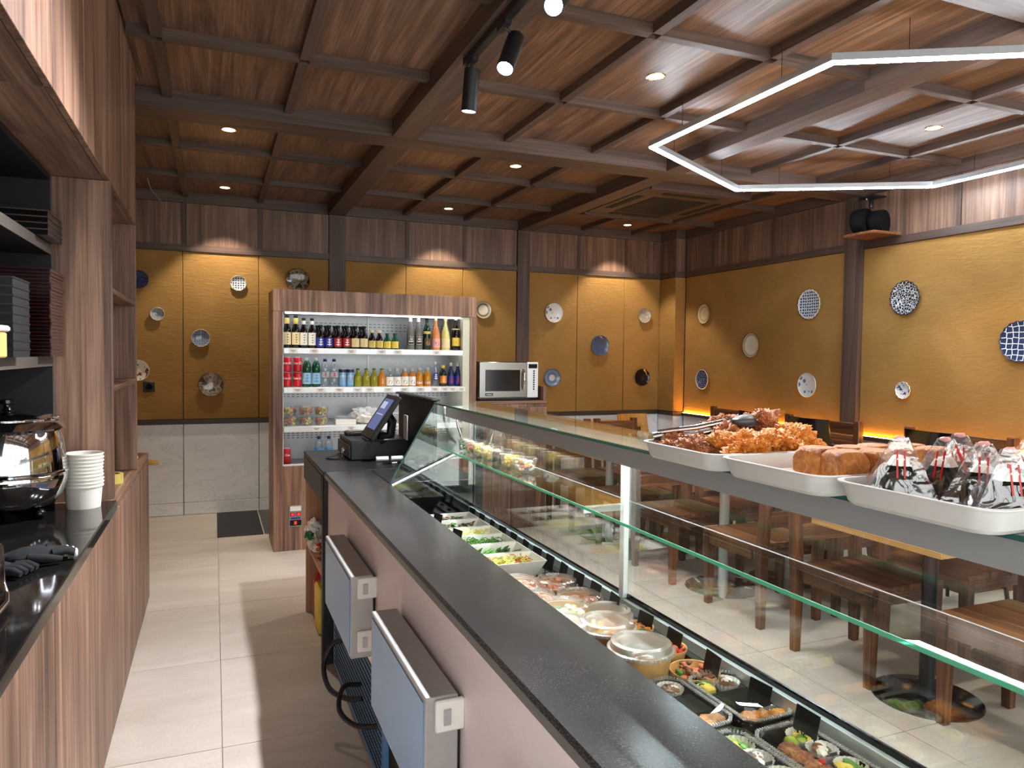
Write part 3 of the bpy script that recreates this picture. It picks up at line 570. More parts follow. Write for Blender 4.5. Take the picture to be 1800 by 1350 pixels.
p_ = bx('control_panel', -.735, -.63, -.004, .003, .195, .37, 'steel_dull', t, .002); bx('label_plate', -.725, -.64, -.007, -.0045, .325, .362, 'paper_white', p_)
emit('lamp_red', '#ff2a22', 2.5)
for x in (-.725, -.677): bx('switch', x, x + .036, -.010, -.0045, .283, .312, 'red', p_, .003); 
for x in (-.716, -.668): bx('switch_lamp', x, x + .018, -.0115, -.0102, .290, .305, 'lamp_red', p_)
bx('blue_strip', -.72, -.645, -.006, -.0045, .258, .272, 'blue_lab', p_); bx('display', -.727, -.638, -.008, -.0045, .205, .25, 'black_gloss', p_, .002); bx('digit', -.693, -.674, -.0092, -.0082, .216, .24, 'lamp_red', p_)
# ---- bottles and cans
def lab_parts(t, r, z0, z1, mat, half=1.15, prints=None):
    o = MB().band(r + .0004, z0, z1, -half, half, 12).build('label', mat, t, smooth=40)
    if prints:
        for kind, pm in prints:
            m = MB(); h = z1 - z0; zc = (z0 + z1) / 2
            if kind == 'strokes':
                for k in range(4):
                    zz = z1 - h * (.16 + .2 * k); m.band(r + .0018, zz - h * .06, zz - h * .02, -.12, .28, 3, th=.0005); m.band(r + .0018, zz - h * .10, zz, .02, .12, 2, th=.0005)
            elif kind == 'bands':
                for k in range(3): zz = z0 + h * (.2 + .27 * k); m.band(r + .0018, zz, zz + h * .09, -.5 + .1 * k, .5 - .1 * k, 5, th=.0005)
                m.band(r + .0018, z0 + h * .1, z1 - h * .1, -.09, .09, 2, th=.0005)
            elif kind == 'dot': m.add([((r + .002) * math.sin(.1 + .36 * math.cos(a_) * (h / r) * .55), -(r + .002) * math.cos(.1 + .36 * math.cos(a_) * (h / r) * .55), zc - h * .12 + h * .24 * math.sin(a_)) for a_ in [2 * math.pi * q / 16 for q in range(16)]], [tuple(range(16))])
            elif kind == 'frame':
                for za, zb in ((.06, .10), (.90, .94)): m.band(r + .0018, z0 + h * za, z0 + h * zb, -.7, .7, 6, th=.0004)
                for aa in (-.72, .66): m.band(r + .0018, z0 + h * .06, z0 + h * .94, aa, aa + .06, 1, th=.0004)
                for za in (.55, .7): m.band(r + .0018, z0 + h * za, z0 + h * (za + .07), -.4, .4, 4, th=.0004)
            elif isinstance(kind, tuple): wrap_text(m, kind[0], kind[1], r + .0019, zc + kind[2] * h, kind[3] if len(kind) > 3 else 0, kind[4] if len(kind) > 4 else 0, kind[5] if len(kind) > 5 else 0)
            m.build('print', pm, o)
    return o
def bottle(name, label, loc, r, h, shape, body, cap, lab=None, neck=None, group=None, prints=None, half=1.15, cap_h=.022, cat='bottle'):
    t = thing(name, label, cat, loc, 0, group)
    S = {'beer': [(0, 0), (.92, 0), (1, .02), (1, .52), (.95, .58), (.62, .70), (.42, .80), (.40, .93), (.46, .94), (.46, .96), (.4, .97)],
         'squat': [(0, 0), (.92, 0), (1, .02), (1, .50), (.96, .56), (.70, .68), (.45, .80), (.42, .92), (.5, .93), (.5, .97)],
         'wine': [(0, 0), (.92, 0), (1, .02), (1, .52), (.93, .60), (.60, .74), (.40, .83), (.34, .95), (.38, .96), (.38, .98)],
         'sake': [(0, 0), (.92, 0), (1, .02), (1, .46), (.9, .56), (.52, .72), (.34, .80), (.30, .93), (.34, .94), (.34, .96)],
         'pet': [(0, 0), (.85, 0), (1, .03), (1, .30), (.93, .34), (.93, .52), (1, .56), (.98, .68), (.75, .80), (.42, .90), (.36, .92), (.36, .95)],
         'milk': [(0, 0), (.95, 0), (1, .02), (1, .62), (.85, .72), (.5, .80), (.42, .86), (.42, .94), (.46, .95), (.46, .97)]}[shape]
    MB().lathe([(a * r, b * h) for a, b in S] + [(0, S[-1][1] * h)], 20).build('body', body, t, smooth=50)
    cr = S[-1][0] * r + .0015; cz = S[-1][1] * h - cap_h * .6
    MB().lathe([(cr - .0005, cz), (cr + .001, cz + .002), (cr + .001, cz + cap_h), (cr - .002, cz + cap_h + .002), (0, cz + cap_h + .002)], 16).build('cap', cap, t, smooth=40)
    if lab: lab_parts(t, r, lab[0] * h, lab[1] * h, lab[2], half, prints)
    if neck:
        rr = [a for a, b in S if b <= neck[0] + .02][-1] * r; rr2 = [a for a, b in S if b <= neck[1] + .02][-1] * r
        MB().band(max(rr, rr2) + .001, neck[0] * h, neck[1] * h, -math.pi, math.pi, 18, r2=max(rr2, .9 * rr) + .001).build('neck_label', neck[2], t, smooth=40)
    return t
def can(name, label, loc, r, h, body, group=None, text=None, tc='white', deco=None):
    t = thing(name, label, 'can', loc, 0, group)
    MB().lathe([(0, .004), (r * .72, 0), (r * .8, .002), (r, h * .07), (r, h * .90), (r * .86, h * .965)], 24).build('body', body, t, smooth=40)
    MB().lathe([(r * .86, h * .9655), (r * .88, h * .99), (r * .85, h), (r * .82, h * .98), (0, h * .975)], 24).build('lid', 'silver', t, smooth=40)
    if text:
        m = MB(); wrap_text(m, text[0], text[1], r + .0008, h * .58, text[2] if len(text) > 2 else 0, .3, .0006); m.build('print', tc, t)
    if deco:
        for z0, z1, mt in deco: MB().band(r + .0004, h * z0, h * z1, -math.pi, math.pi, 20).build('stripe', mt, t, smooth=40)
    return t
T1, T2, T3, BY = 1.6455, 1.3275, 1.0095, 6.19
D = lambda x, z, y=BY: (x, y, z)
def row(fn, xs, z, y=BY):
    o = fn(D(xs[0], z, y)); o_ = [o]
    for x in xs[1:]: o_.append(again(o, D(x, z, y)))
    return o_
TS = 'on the top fridge shelf'
row(lambda l: bottle('beer_bottle', 'tall dark bottle with cream label and cream neck, far left ' + TS, l, .032, .265, 'beer', 'brown_glass', 'black', (.10, .48, 'cream'), (.74, .92, 'gold'), 'cream-necked bottles', [('strokes', 'black')]), [.55, .618], T1)
row(lambda l: bottle('beer_bottle', 'dark bottle with white label and white neck band ' + TS, l, .031, .243, 'beer', 'brown_glass', 'black', (.10, .52, 'white'), (.80, .92, 'white'), 'white-label dark bottles', [('strokes', 'black')]), [.681, .747], T1)
for xs, mt, pr, nm in (([.815, .884], 'blue_lab', 'white', 'blue'), ([.957, 1.03], 'red_lab', 'white', 'red'), ([1.101, 1.173], 'cream', 'gold', 'plain cream')):
    row(lambda l: bottle('beer_bottle', 'squat dark beer bottle with %s label %s, front row' % (nm, TS), l, .034, .19, 'squat', 'brown_glass', 'black', (.08, .46, mt), None, '%s-label beers, front row' % nm, [('bands', pr)], cap_h=.014), xs, T1)
    row(lambda l: bottle('beer_bottle', 'dark beer bottle in the second row behind the %s-label beers' % nm, l, .034, .19, 'squat', 'brown_glass', 'black', (.08, .46, mt), None, '%s-label beers, second row' % nm, cap_h=.014), [x - .012 for x in xs], T1, BY + .085)
row(lambda l: bottle('beer_bottle', 'small dark bottle with yellow label and pale cap, middle of the top fridge shelf', l, .031, .155, 'squat', 'brown_glass', 'cream', (.08, .46, 'gold'), None, 'yellow-label small bottles', [('strokes', 'brown')]), [1.243, 1.306], T1)
row(lambda l: bottle('soda_bottle', 'small green glass bottle with yellow label ' + TS, l, .031, .135, 'squat', 'green_glass', 'green', (.08, .50, 'yellow'), None, 'green yellow-label bottles', [('strokes', 'green')], cap_h=.012), [1.372, 1.439], T1)
row(lambda l: bottle('sake_bottle', 'tall frosted grey sake bottle with framed print and white neck ' + TS, l, .034, .288, 'wine', 'frost_grey', 'white', (.14, .42, 'black_matt'), (.84, .975, 'white'), 'frosted grey bottles', [('frame', 'white'), (('BABY', .016, -.12, 0, 0, .0008), 'white')], 1.0), [1.577, 1.648], T1)
bottle('sparkling_bottle', 'black bottle with round bronze label and foil collar ' + TS, D(1.722, T1), .034, .278, 'wine', 'dark_green_glass', 'black_gloss', (.12, .36, 'brown'), (.5, .58, 'gold'), None, [('dot', 'gold')], .8)
bottle('liqueur_bottle', 'peach-coloured liqueur bottle with fruit label ' + TS, D(1.804, T1), .037, .28, 'sake', 'peach_drink', 'cream', (.08, .36, 'pink'), None, None, [('dot', 'red_lab')])
bottle('liqueur_bottle', 'pale yellow liqueur bottle with lemon label ' + TS, D(1.893, T1), .038, .278, 'sake', 'lemon_drink', 'cream', (.08, .36, 'cream'), None, None, [('dot', 'yellow')])
bottle('liqueur_bottle', 'dark plum liqueur bottle with yellow label, far right ' + TS, D(1.988, T1), .040, .29, 'sake', 'brown_glass', 'white', (.13, .38, 'yellow'), (.62, .66, 'cream'), None, [('dot', 'orange')])
SS = 'on the second fridge shelf'
g = 'red cola cans stacked in pairs'; lb = 'red cola can with white script in the double stack ' + SS
c0 = can('cola_can', lb, D(.552, T2), .033, .1225, 'can_red', g, ('Coca-Cola', .026), 'white')
for x, k in ((.552, 1), (.632, 0), (.632, 1)): again(c0, D(x, T2 + k * .123))
row(lambda l: bottle('water_bottle', 'green sparkling water bottle with pale blue label ' + SS, l, .035, .24, 'pet', 'green_glass', 'silver', (.10, .48, 'light_blue'), None, 'green water bottles', [('bands', 'sky')], 1.4), [.706, .781], T2)
row(lambda l: bottle('water_bottle', 'clear plastic water bottle with pinkish label ' + SS, l, .035, .232, 'pet', 'bottle_clear', 'navy', (.34, .54, 'silver'), None, 'clear water bottles', [('bands', 'red_lab')], 1.4), [.853, .926], T2)
row(lambda l: can('soft_drink_can', 'pale blue soft drink can with navy top ' + SS, l, .030, .15, 'can_blue', 'pale blue cans', ('CO CO', .02), 'white', [(.80, .96, 'navy'), (.05, .12, 'sky')]), [.996, 1.06], T2)
row(lambda l: bottle('tea_bottle', 'green glass bottle of olive-yellow drink ' + SS, l, .032, .152, 'beer', 'olive_drink', 'green', None, None, 'olive-yellow drinks', [], cap_h=.01), [1.124, 1.194, 1.262], T2)
bottle('tea_bottle', 'amber drink bottle with white print right of the olive ones ' + SS, D(1.328, T2), .032, .152, 'beer', 'lemonade', 'green', (.12, .5, 'amber'), None, None, [('strokes', 'white')], .8, .01)
row(lambda l: bottle('juice_bottle', 'milk-bottle shaped juice with square white label ' + SS, l, .033, .148, 'milk', 'bottle_clear', 'silver', (.06, .56, 'white'), None, 'white-label juices', [('dot', 'leaf_dark')], 1.25), [1.394, 1.46], T2)
row(lambda l: bottle('juice_bottle', 'milk-bottle shaped juice with white label and dark dot ' + SS, l, .033, .148, 'milk', 'amber', 'silver', (.06, .58, 'white'), None, 'white-label amber juices', [('dot', 'black')], 1.25), [1.526, 1.591], T2)
for x, s_ in ((1.657, 'EMC'), (1.728, 'LEX')):
    bottle('lemonade_bottle', 'amber lemonade bottle lettered %s %s' % (s_, SS), D(x, T2), .034, .155, 'milk', 'lemonade', 'silver', (.08, .30, 'amber'), None, 'lettered lemonade bottles', [((s_, .030, 0, 0, 0, .0008), 'white')], .9)
bottle('water_bottle', 'clear bottle with blue print right of the lemonades ' + SS, D(1.80, T2), .031, .21, 'wine', 'bottle_clear', 'silver', (.25, .55, 'blue_lab'), None, None, [('bands', 'white')], .7)
bottle('soda_bottle', 'green bottle with yellow cap and orange label ' + SS, D(1.872, T2), .033, .178, 'milk', 'dark_green_glass', 'yellow', (.14, .52, 'orange'), None, None, [('bands', 'cream')])
row(lambda l: bottle('syrup_bottle', 'dark blue and red bottle with clear cap, far right ' + SS, l, .030, .20, 'beer', 'navy', 'silver', (.10, .46, 'blue_lab'), None, 'dark blue bottles', [('bands', 'red')], cap_h=.03), [1.945, 2.008], T2)
# fruit cups on the third shelf
def fruit_cup(loc, label, group, cols, seed, name='fruit_cup', cat='fruit cup'):
    t = thing(name, label, cat, loc, 0, group)
    MB().lathe([(0, .001), (.050, .001), (.060, .066), (.062, .068), (.058, .068), (.048, .004), (0, .004)], 24).build('cup', 'cup_clear', t, smooth=40)
    m = MB(); rnd = random.Random(seed)
    for k in range(60):
        a, q = rnd.uniform(0, 6.3), math.sqrt(rnd.random()) * .044; m.cur = k % len(cols); m.blob((q * math.cos(a), q * math.sin(a), .013 + .046 * rnd.random()), (.014, .014, .012), .3, 2, 1, k)
    o = m.build('fruit_pieces', cols, t, smooth=60); o['kind'] = 'stuff'
    MB().lathe([(.062, .0685), (.063, .074), (.055, .083), (0, .084)], 24).build('lid', 'lid_clear', t, smooth=40); return t
fc = [fruit_cup(D(.57, T3), 'clear cup of mixed cut fruit in the double stack on the third fridge shelf', 'fruit cups in two layers', ['chili', 'orange', 'yellow', 'purple', 'leaf'], 3)]
for x, k in ((.57, 1), (.70, 0), (.70, 1), (.825, 0), (.825, 1)): again(fc[0], D(x, T3 + k * .0845), random.uniform(0, 6))
t = thing('dessert_box', 'white dessert box with clear lid right of the fruit cups', 'box', D(1.02, T3, 6.21)); MB().prism([(-.085, -.06), (.085, -.06), (.085, .06), (-.085, .06)], 0, .045).build('base', 'white_plastic', t, .004); bx('lid', -.087, .087, -.062, .062, .0455, .075, 'lid_clear', t, .006)
t = thing('plastic_bag', 'crumpled white plastic bag on the third fridge shelf', 'bag', D(1.20, T3, 6.23)); MB().blob((0, 0, .07), (.12, .085, .07), .4, 3, 4, 6, .1).build('sheet', 'white_plastic', t, smooth=30)
for x in (1.32, 1.46): 
    t = thing('clear_tub', 'clear plastic tub behind the till screen, %s one' % ('left' if x < 1.4 else 'right'), 'tub', D(x, T3, 6.28)); MB().lathe([(0, .001), (.05, .001), (.06, .08), (.056, .08), (.048, .005), (0, .005)], 20).build('cup', 'cup_clear', t, smooth=40); MB().lathe([(.06, .0805), (.06, .088), (0, .09)], 20).build('lid', 'white_plastic', t, smooth=40)
can('cola_can', 'single red can standing at the lower left of the fridge well', D(.552, .6905, 6.2), .029, .135, 'can_red', None, ('Cola', .022), 'white')
row(lambda l: bottle('water_bottle', 'blue-capped water bottle in the bottom of the fridge', l, .035, .21, 'pet', 'bottle_clear', 'navy', (.34, .54, 'sky'), None, 'water bottles in the fridge bottom', [], 1.4), [.822, .905], .6905, 6.33)
# ================================================================ MICROWAVE CABINET
t = thing('microwave_cabinet', 'walnut cabinet with open niche carrying the microwave', 'cabinet', (2.53, 6.2, 0))
bx('body', -.37, .36, 0, .55, 0, 1.16, 'walnut_z', t, .002); bx('top_board', -.37, .36, -.01, .55, 1.161, 1.188, 'walnut_x', t, .002); bx('upright', .328, .36, 0, .55, 1.189, 1.32, 'walnut_z', t, .002); bx('back_board', -.37, .327, .53, .55, 1.189, 1.32, 'niche_dark', t)
bx('door', -.36, -.003, -.02, -.001, .03, 1.13, 'walnut_z', t, .0015); bx('door', .003, .355, -.02, -.001, .03, 1.13, 'walnut_z', t, .0015)
t = thing('microwave', 'steel commercial microwave with dark window and grey keypad', 'microwave', (2.505, 6.19, 1.1885))
bx('housing', -.295, .29, .02, .43, .022, .36, 'steel', t, .004); bx('base_grille', -.27, .23, .03, .42, .006, .022, 'black_matt', t)
d = bx('door', -.295, .175, -.008, .019, .03, .358, 'steel', t, .006); bx('window', -.235, .105, -.0105, -.0085, .09, .285, 'black_gloss', d, .002)
MB().tube([(.135, -.01, .10), (.135, -.035, .115), (.135, -.04, .20), (.135, -.035, .27), (.135, -.01, .285)], .010, 8).build('handle', 'chrome', d, smooth=60)
bx('brand_plate', -.235, -.16, -.0105, -.0085, .048, .072, 'black_gloss', d); bx('plate_line', -.225, -.17, -.0115, -.0108, .056, .064, 'silver', d)
p_ = bx('keypad', .178, .289, -.006, .019, .03, .358, 'white_metal', t, .004); bx('display', .19, .277, -.008, -.0065, .30, .34, 'black_gloss', p_)
for k in range(9): MB().cyl(.008, 0, .003, (0, 0, 0), 12).xf(0, Matrix.Translation((.245, -.0062, .275 - .021 * k)) @ Matrix.Rotation(R(90), 4, 'X')).build('button', 'black_matt', p_)
for x, y in ((-.27, .06), (.26, .06), (-.27, .39), (.26, .39)): MB().cyl(.014, 0, .021, (x, y, 0), 10).build('foot', 'black_matt', t)
t = thing('floor_mat', 'dark grey rubber mat on the floor before the back wall', 'mat', (.21, 7.25, 0)); bx('sheet', -.19, .19, -.52, .52, 0, .006, 'black_matt', t, .002)
t = thing('floor_hatch', 'black floor hatch with metal edge beside the fridge', 'hatch', (.47, 7.25, 0)); bx('plate', -.06, .15, -.50, .52, 0, .004, 'black_gloss', t); bx('edge_trim', -.06, .0, -.52, -.503, 0, .006, 'steel_dull', t)
# ================================================================ SERVICE COUNTER
Y0, Y1 = -.9, 3.31
t = thing('refrigerated_counter', 'long refrigerated counter with pale pink back panel and blue filmed doors', 'counter', (.535, 1.4, 0))
bx('back_panel', 0, .03, Y0 - 1.4, 2.36, .45, .958, 'pink_panel', t, .002); bx('body', .031, .66, Y0 - 1.4, 2.36, .45, .79, 'black_matt', t); bx('base_frame', .16, .64, Y0 - 1.4, 2.36, .06, .449, 'niche_dark', t)
bx('kick_board', .02, .05, Y0 - 1.4, 1.02, 0, .10, 'walnut_y', t, .002); bx('customer_panel', .661, .69, Y0 - 1.4, 2.36, .0, .82, 'walnut_y', t)
for c_, w_ in ((2.875, .315), (1.89, .306), (.91, .306), (-.05, .306)):
    d = bx('door', -.092, -.012, c_ - w_ - 1.4, c_ + w_ - 1.4, .52, .815, 'door_frame', t, .003)
    bx('blue_panel', -.0945, -.0922, c_ - w_ + .014 - 1.4, c_ + w_ - .014 - 1.4, .534, .801, 'blue_film', d); bx('gasket', -.0115, -.001, c_ - w_ + .02 - 1.4, c_ + w_ - .02 - 1.4, .54, .795, 'black_matt', d)
    for z in (.735, .545):
        h = bx('hinge', -.070, .0, c_ - w_ - .014 - 1.4, c_ - w_ - .0005 - 1.4, z, z + .075, 'white_plastic', d, .004); bx('hinge_slot', -.052, -.035, c_ - w_ - .019 - 1.4, c_ - w_ - .0145 - 1.4, z + .018, z + .055, 'grey_metal', h, .001)
g_ = bx('compressor_grille', .02, .035, 1.10, 2.30, .03, .44, 'blue_grille', t, .003)
m = MB()
for k in range(46):
    for j in range(14): m.box(.0185, .0198, 1.16 + k * .024, 1.16 + k * .024 + .015, .06 + j * .026, .06 + j * .026 + .015)
o = m.build('grille_slots', 'niche_dark', g_); o['kind'] = 'stuff'
MB().tube(spline([(-.005, 1.78, .35), (-.06, 1.80, .33), (-.10, 1.78, .25), (-.09, 1.68, .19), (-.03, 1.58, .18), (.02, 1.52, .2)]), .011, 8).build('power_cable', 'black_matt', t, smooth=60)
MB().tube(spline([(.01, 1.52, .26), (-.06, 1.50, .27), (-.09, 1.42, .22), (-.05, 1.32, .2), (.02, 1.24, .22), (.05, 1.2, .24)]), .010, 8).build('power_cable', 'black_matt', t, smooth=60)
t = thing('service_worktop', 'dark grey speckled stone worktop along the glass display', 'countertop', (.515, 1.4, 1.0))
MB().prism([(0, -.028), (.012, -.04), (.235, -.04), (.235, 0), (.008, 0), (0, -.008)], Y0 - 1.4, 2.365, 'Y').build('slab', 'worktop_stone', t)
# ---- glass display case
t = thing('glass_display_case', 'glass food display case with grey canopy and green-edged shelves', 'display case', (.95, 1.4, .79)); dc = t
def B(name, x0, x1, y0, y1, z0, z1, mat, par=None, bev=0): return bx(name, x0 - .95, x1 - .95, y0 - 1.4, y1 - 1.4, z0 - .79, z1 - .79, mat, par or t, bev)
B('well_floor', .757, 1.15, Y0, Y1, .79, .815, 'steel_dull'); B('well_side', .7505, .757, Y0, Y1, .8155, .955, 'black_matt'); B('front_rail', 1.115, 1.148, Y0, Y1, .8155, .842, 'steel'); B('front_rail', 1.136, 1.15, Y0, Y1, .843, .872, 'grey_metal')
B('black_strip', 1.151, 1.157, Y0, Y1, .843, .886, 'black_gloss'); B('well_end', .757, 1.205, 3.312, 3.34, .79, 1.0, 'black_gloss'); B('tray_step', 1.06, 1.112, Y0, Y1, .8155, .826, 'steel_dull')
for a, b in ((Y0, -.002), (.002, 1.885), (1.895, 3.30)):
    g_ = B('front_pane', 1.158, 1.166, a, b, .84, 1.37, 'clear_glass'); B('pane_edge', 1.158, 1.166, a + .0001, a + .0015, .84, 1.37, 'edge_green', g_)
B('corner_post', 1.16, 1.205, 3.302, 3.345, .84, 1.365, 'black_matt')
pl = [(.744, 1.001), (.757, 1.001), (.757, .84), (1.156, .84), (1.156, 1.368), (.958, 1.368)]
g_ = MB().prism([(x - .95, z - .79) for x, z in pl], 3.303 - 1.4, 3.311 - 1.4, 'Y').build('end_pane', 'clear_glass', t); 
MB().tube([(.744 - .95, 1.9, .212), (.958 - .95, 1.9, .578)], .003, 6).build('pane_edge', 'edge_dark', g_)
g_ = B('top_glass', .96, 1.20, Y0, Y1, 1.3695, 1.3775, 'shelf_glass'); B('top_edge', .957, .9598, Y0, Y1, 1.3695, 1.3775, 'edge_dark', g_)
f_ = B('canopy', 1.008, 1.016, Y0, 3.28, 1.312, 1.3685, 'grey_fascia'); B('canopy_top', 1.0165, 1.12, Y0, 3.28, 1.356, 1.3675, 'grey_fascia'); B('canopy_lip', 1.0165, 1.03, Y0, 3.28, 1.312, 1.318, 'grey_fascia')
emit('case_led', '#fff6e6', K_CASE); B('led_tube', 1.035, 1.06, Y0 + .05, 3.22, 1.344, 1.3555, 'case_led')
g_ = B('glass_shelf', .99, 1.156, Y0, 3.295, 1.160, 1.168, 'shelf_glass'); B('shelf_edge', .987, .9898, Y0, 3.295, 1.160, 1.168, 'edge_green', g_); B('shelf_edge', 1.1545, 1.1568, Y0, 3.29, 1.1682, 1.1692, 'grey_metal', g_)
for yy in (1.89, .3): B('upright', 1.136, 1.156, yy - .012, yy + .012, .873, 1.355, 'white_metal', bev=.003); B('shelf_bracket', 1.0, 1.135, yy - .01, yy + .01, 1.140, 1.1595, 'white_metal', bev=.002)
def T(name, pts, r, mat): return MB().tube([(x - .95, y - 1.4, z - .79) for x, y, z in pts], r, 8).build(name, mat, t, smooth=60)
T('brace_rod', [(.756, 3.285, .998), (1.10, 3.285, 1.148)], .007, 'white_metal'); T('hanger_rod', [(1.035, 3.20, 1.343), (1.04, 3.20, 1.28), (1.065, 3.20, 1.21), (1.10, 3.20, 1.169)], .006, 'chrome'); T('hanger_rod', [(1.145, 2.95, 1.355), (1.13, 2.98, 1.26), (1.12, 3.0, 1.169)], .005, 'chrome')
# ---- till counter
t = thing('till_counter', 'dark grey till counter with open cupboard below', 'counter', (.51, 4.2, 0))
bx('top', 0, .69, -.43, .43, .975, 1.0, 'black_metal', t, .003); bx('fascia', .0, .02, -.36, .42, .835, .974, 'black_metal', t, .002); bx('side_top', .245, .69, -.855, -.4305, .96, 1.0, 'black_metal', t, .003); bx('end_pillar', .0, .075, -.43, -.37, 0, .974, 'black_matt', t, .006)
bx('side_panel', .012, .6, .40, .425, 0, .834, 'pine_board', t, .002); bx('cupboard_back', .6, .62, -.42, .425, 0, .97, 'pine_board', t); bx('shelf', .02, .6, -.37, .40, .40, .42, 'pine_board', t, .002); bx('customer_panel', .655, .69, -.43, .43, 0, .974, 'black_matt', t)
t = thing('privacy_screen', 'black upright panel behind the till', 'panel', (1.05, 3.98, 1.0)); bx('board', -.02, 0, -.42, .34, 0, .365, 'black_matt', t, .004); bx('rim', -.035, .01, -.43, .35, .366, .378, 'black_metal', t, .003)
t = thing('cash_drawer', 'black steel cash drawer with keys in its lock', 'cash drawer', (.84, 4.31, 1.0005))
bx('housing', -.13, .20, -.20, .20, .004, .112, 'black_metal', t, .003); d = bx('drawer_front', -.142, -.131, -.195, .195, .012, .085, 'black_metal', t, .002); MB().cyl(.012, 0, .008, (0, 0, 0), 14).xf(0, Matrix.Translation((-.142, -.06, .05)) @ Matrix.Rotation(R(-90), 4, 'Y')).build('lock', 'chrome', d)
m = MB()
for k, (dy, dz) in enumerate(((-.07, .03), (-.055, .018), (-.085, .02))):
    i0 = len(m.v); m.lathe([(.012, 0), (.017, 0), (.017, .003), (.012, .003), (.012, 0)], 14); m.xf(i0, Matrix.Translation((-.158, dy, dz + .02)) @ Matrix.Rotation(R(70 + 25 * k), 4, 'Y')); i0 = len(m.v); m.box(-.003, .003, -.001, .001, -.05, -.012); m.xf(i0, Matrix.Translation((-.160, dy, dz + .022)) @ Matrix.Rotation(R(20 * k - 20), 4, 'X'))
m.build('keys', 'chrome', d); MB().tube([(-.16, -.06, .035), (-.20, -.05, .012), (-.235, -.06, .006), (-.25, -.09, .004), (-.22, -.12, .004), (-.17, -.12, .004)], .004, 6).build('key_strap', 'black_matt', d, smooth=60)
t = thing('till_screen', 'black touch-screen till tilted back on the cash drawer', 'till', (.85, 4.14, 1.113))
m = MB(); i0 = 0; m.box(-.012, .012, -.145, .145, 0, .285); TR = Matrix.Translation((-.045, 0, .012)) @ Matrix.Rotation(R(34), 4, 'Y'); m.xf(0, TR); m.build('bezel', 'black_matt', t, .004)
emit('screen_on', '#7d86b8', .55); m = MB(); m.box(-.0145, -.0125, -.10, .105, .055, .255); m.xf(0, TR); m.build('screen', 'screen_on', t)
m = MB(); m.box(-.0152, -.0147, -.07, .09, .15, .156); m.box(-.0152, -.0147, -.02, .09, .19, .235); m.xf(0, TR); m.build('screen_windows', 'screen_pale' if emit('screen_pale', '#c9cde8', .7) else '', t)
MB().tube([(.055, 0, .16), (.10, 0, .10), (.09, 0, .02), (.02, 0, .008)], [.03, .028, .03, .05], 8).build('stand', 'black_metal', t, smooth=60); bx('foot', -.06, .16, -.09, .09, 0, .012, 'black_metal', t, .004)
t = thing('card_terminal', 'small black card terminal beside the till screen', 'card terminal', (.80, 4.43, 1.113)); bx('body', -.07, .07, -.045, .045, 0, .022, 'black_matt', t, .006); bx('keypad', -.055, .03, -.035, .035, .0225, .026, 'frost_grey', t, .002)
t = thing('paper_tag', 'white paper tag hanging behind the till screen', 'paper', (1.0, 4.02, 1.12)); bx('sheet', -.002, .002, -.04, .045, .002, .14, 'paper_white', t)
for x, y, lb in ((.87, 4.035, 'white paper roll before the cash drawer, left one'), (.955, 4.035, 'white paper roll before the cash drawer, right one')):
    t = thing('paper_roll', lb, 'paper roll', (x, y, 1.0005)); m = MB(); m.lathe([(.006, 0), (.0145, 0), (.0145, .07), (.006, .07), (.006, 0)], 20); m.xf(0, Matrix.Translation((-.035, 0, .0146)) @ Matrix.Rotation(R(90), 4, 'Y')); m.build('paper', 'paper_white', t, smooth=50)
t = thing('pen', 'black pen lying on the till counter', 'pen', (.92, 3.93, 1.0005), R(4)); MB().tube([(-.07, 0, .005), (.055, 0, .005), (.07, 0, .004)], [.005, .005, .001], 8).build('barrel', 'black_gloss', t, smooth=60); MB().cyl(.0055, 0, .03).xf(0, Matrix.Translation((-.02, 0, .005)) @ Matrix.Rotation(R(90), 4, 'Y')).build('grip', 'silver', t, smooth=50)
t = thing('telephone', 'black telephone handset and cradle by the glass end panel', 'telephone', (1.02, 3.72, 1.0005), R(20)); bx('cradle', -.09, .09, -.09, .09, 0, .035, 'black_matt', t, .01); MB().tube([(-.08, -.05, .05), (-.06, -.05, .065), (.06, -.05, .065), (.08, -.05, .05)], [.022, .016, .016, .022], 8).build('handset', 'black_gloss', t, smooth=60); bx('keys', -.05, .06, .0, .06, .036, .04, 'frost_grey', t, .002)
t = thing('food_bag', 'clear bag of red and white sweets on the cupboard shelf', 'bag', (.585, 4.33, .4205)); MB().blob((0, 0, .06), (.06, .10, .06), .35, 3, 3, 2).build('film', 'film', t, smooth=40)
m = MB()
for k in range(18): m.cur = k % 3; m.blob((random.uniform(-.035, .035), random.uniform(-.06, .06), random.uniform(.025, .085)), (.017, .02, .015), .3, 2, 1, k)
m.build('sweets', ['chili', 'white', 'red_lab'], t, smooth=60)['kind'] = 'stuff'
t = thing('plastic_bag', 'white and green crumpled carrier bag on the cupboard shelf', 'bag', (.56, 4.50, .4205)); m = MB(); m.blob((0, 0, .085), (.05, .07, .085), .5, 3.5, 4, 9, .12); m.build('sheet', 'white_plastic', t, smooth=30); MB().blob((-.03, -.03, .09), (.03, .04, .03), .4, 3, 3, 5).build('print', 'green', t, smooth=40)
t = thing('detergent_canister', 'yellow plastic canister in the open cupboard', 'canister', (.60, 4.27, 0)); MB().prism([(-.06, -.09), (.06, -.09), (.06, .09), (-.06, .09)], 0, .27).build('body', 'yellow', t, .02, 40, 2); MB().tube([(0, -.05, .262), (0, -.045, .30), (0, .045, .30), (0, .05, .262)], .012, 8).build('handle', 'yellow', t, smooth=60); MB().cyl(.022, .268, .30, (0, .075, 0)).build('cap', 'red', t, smooth=40)
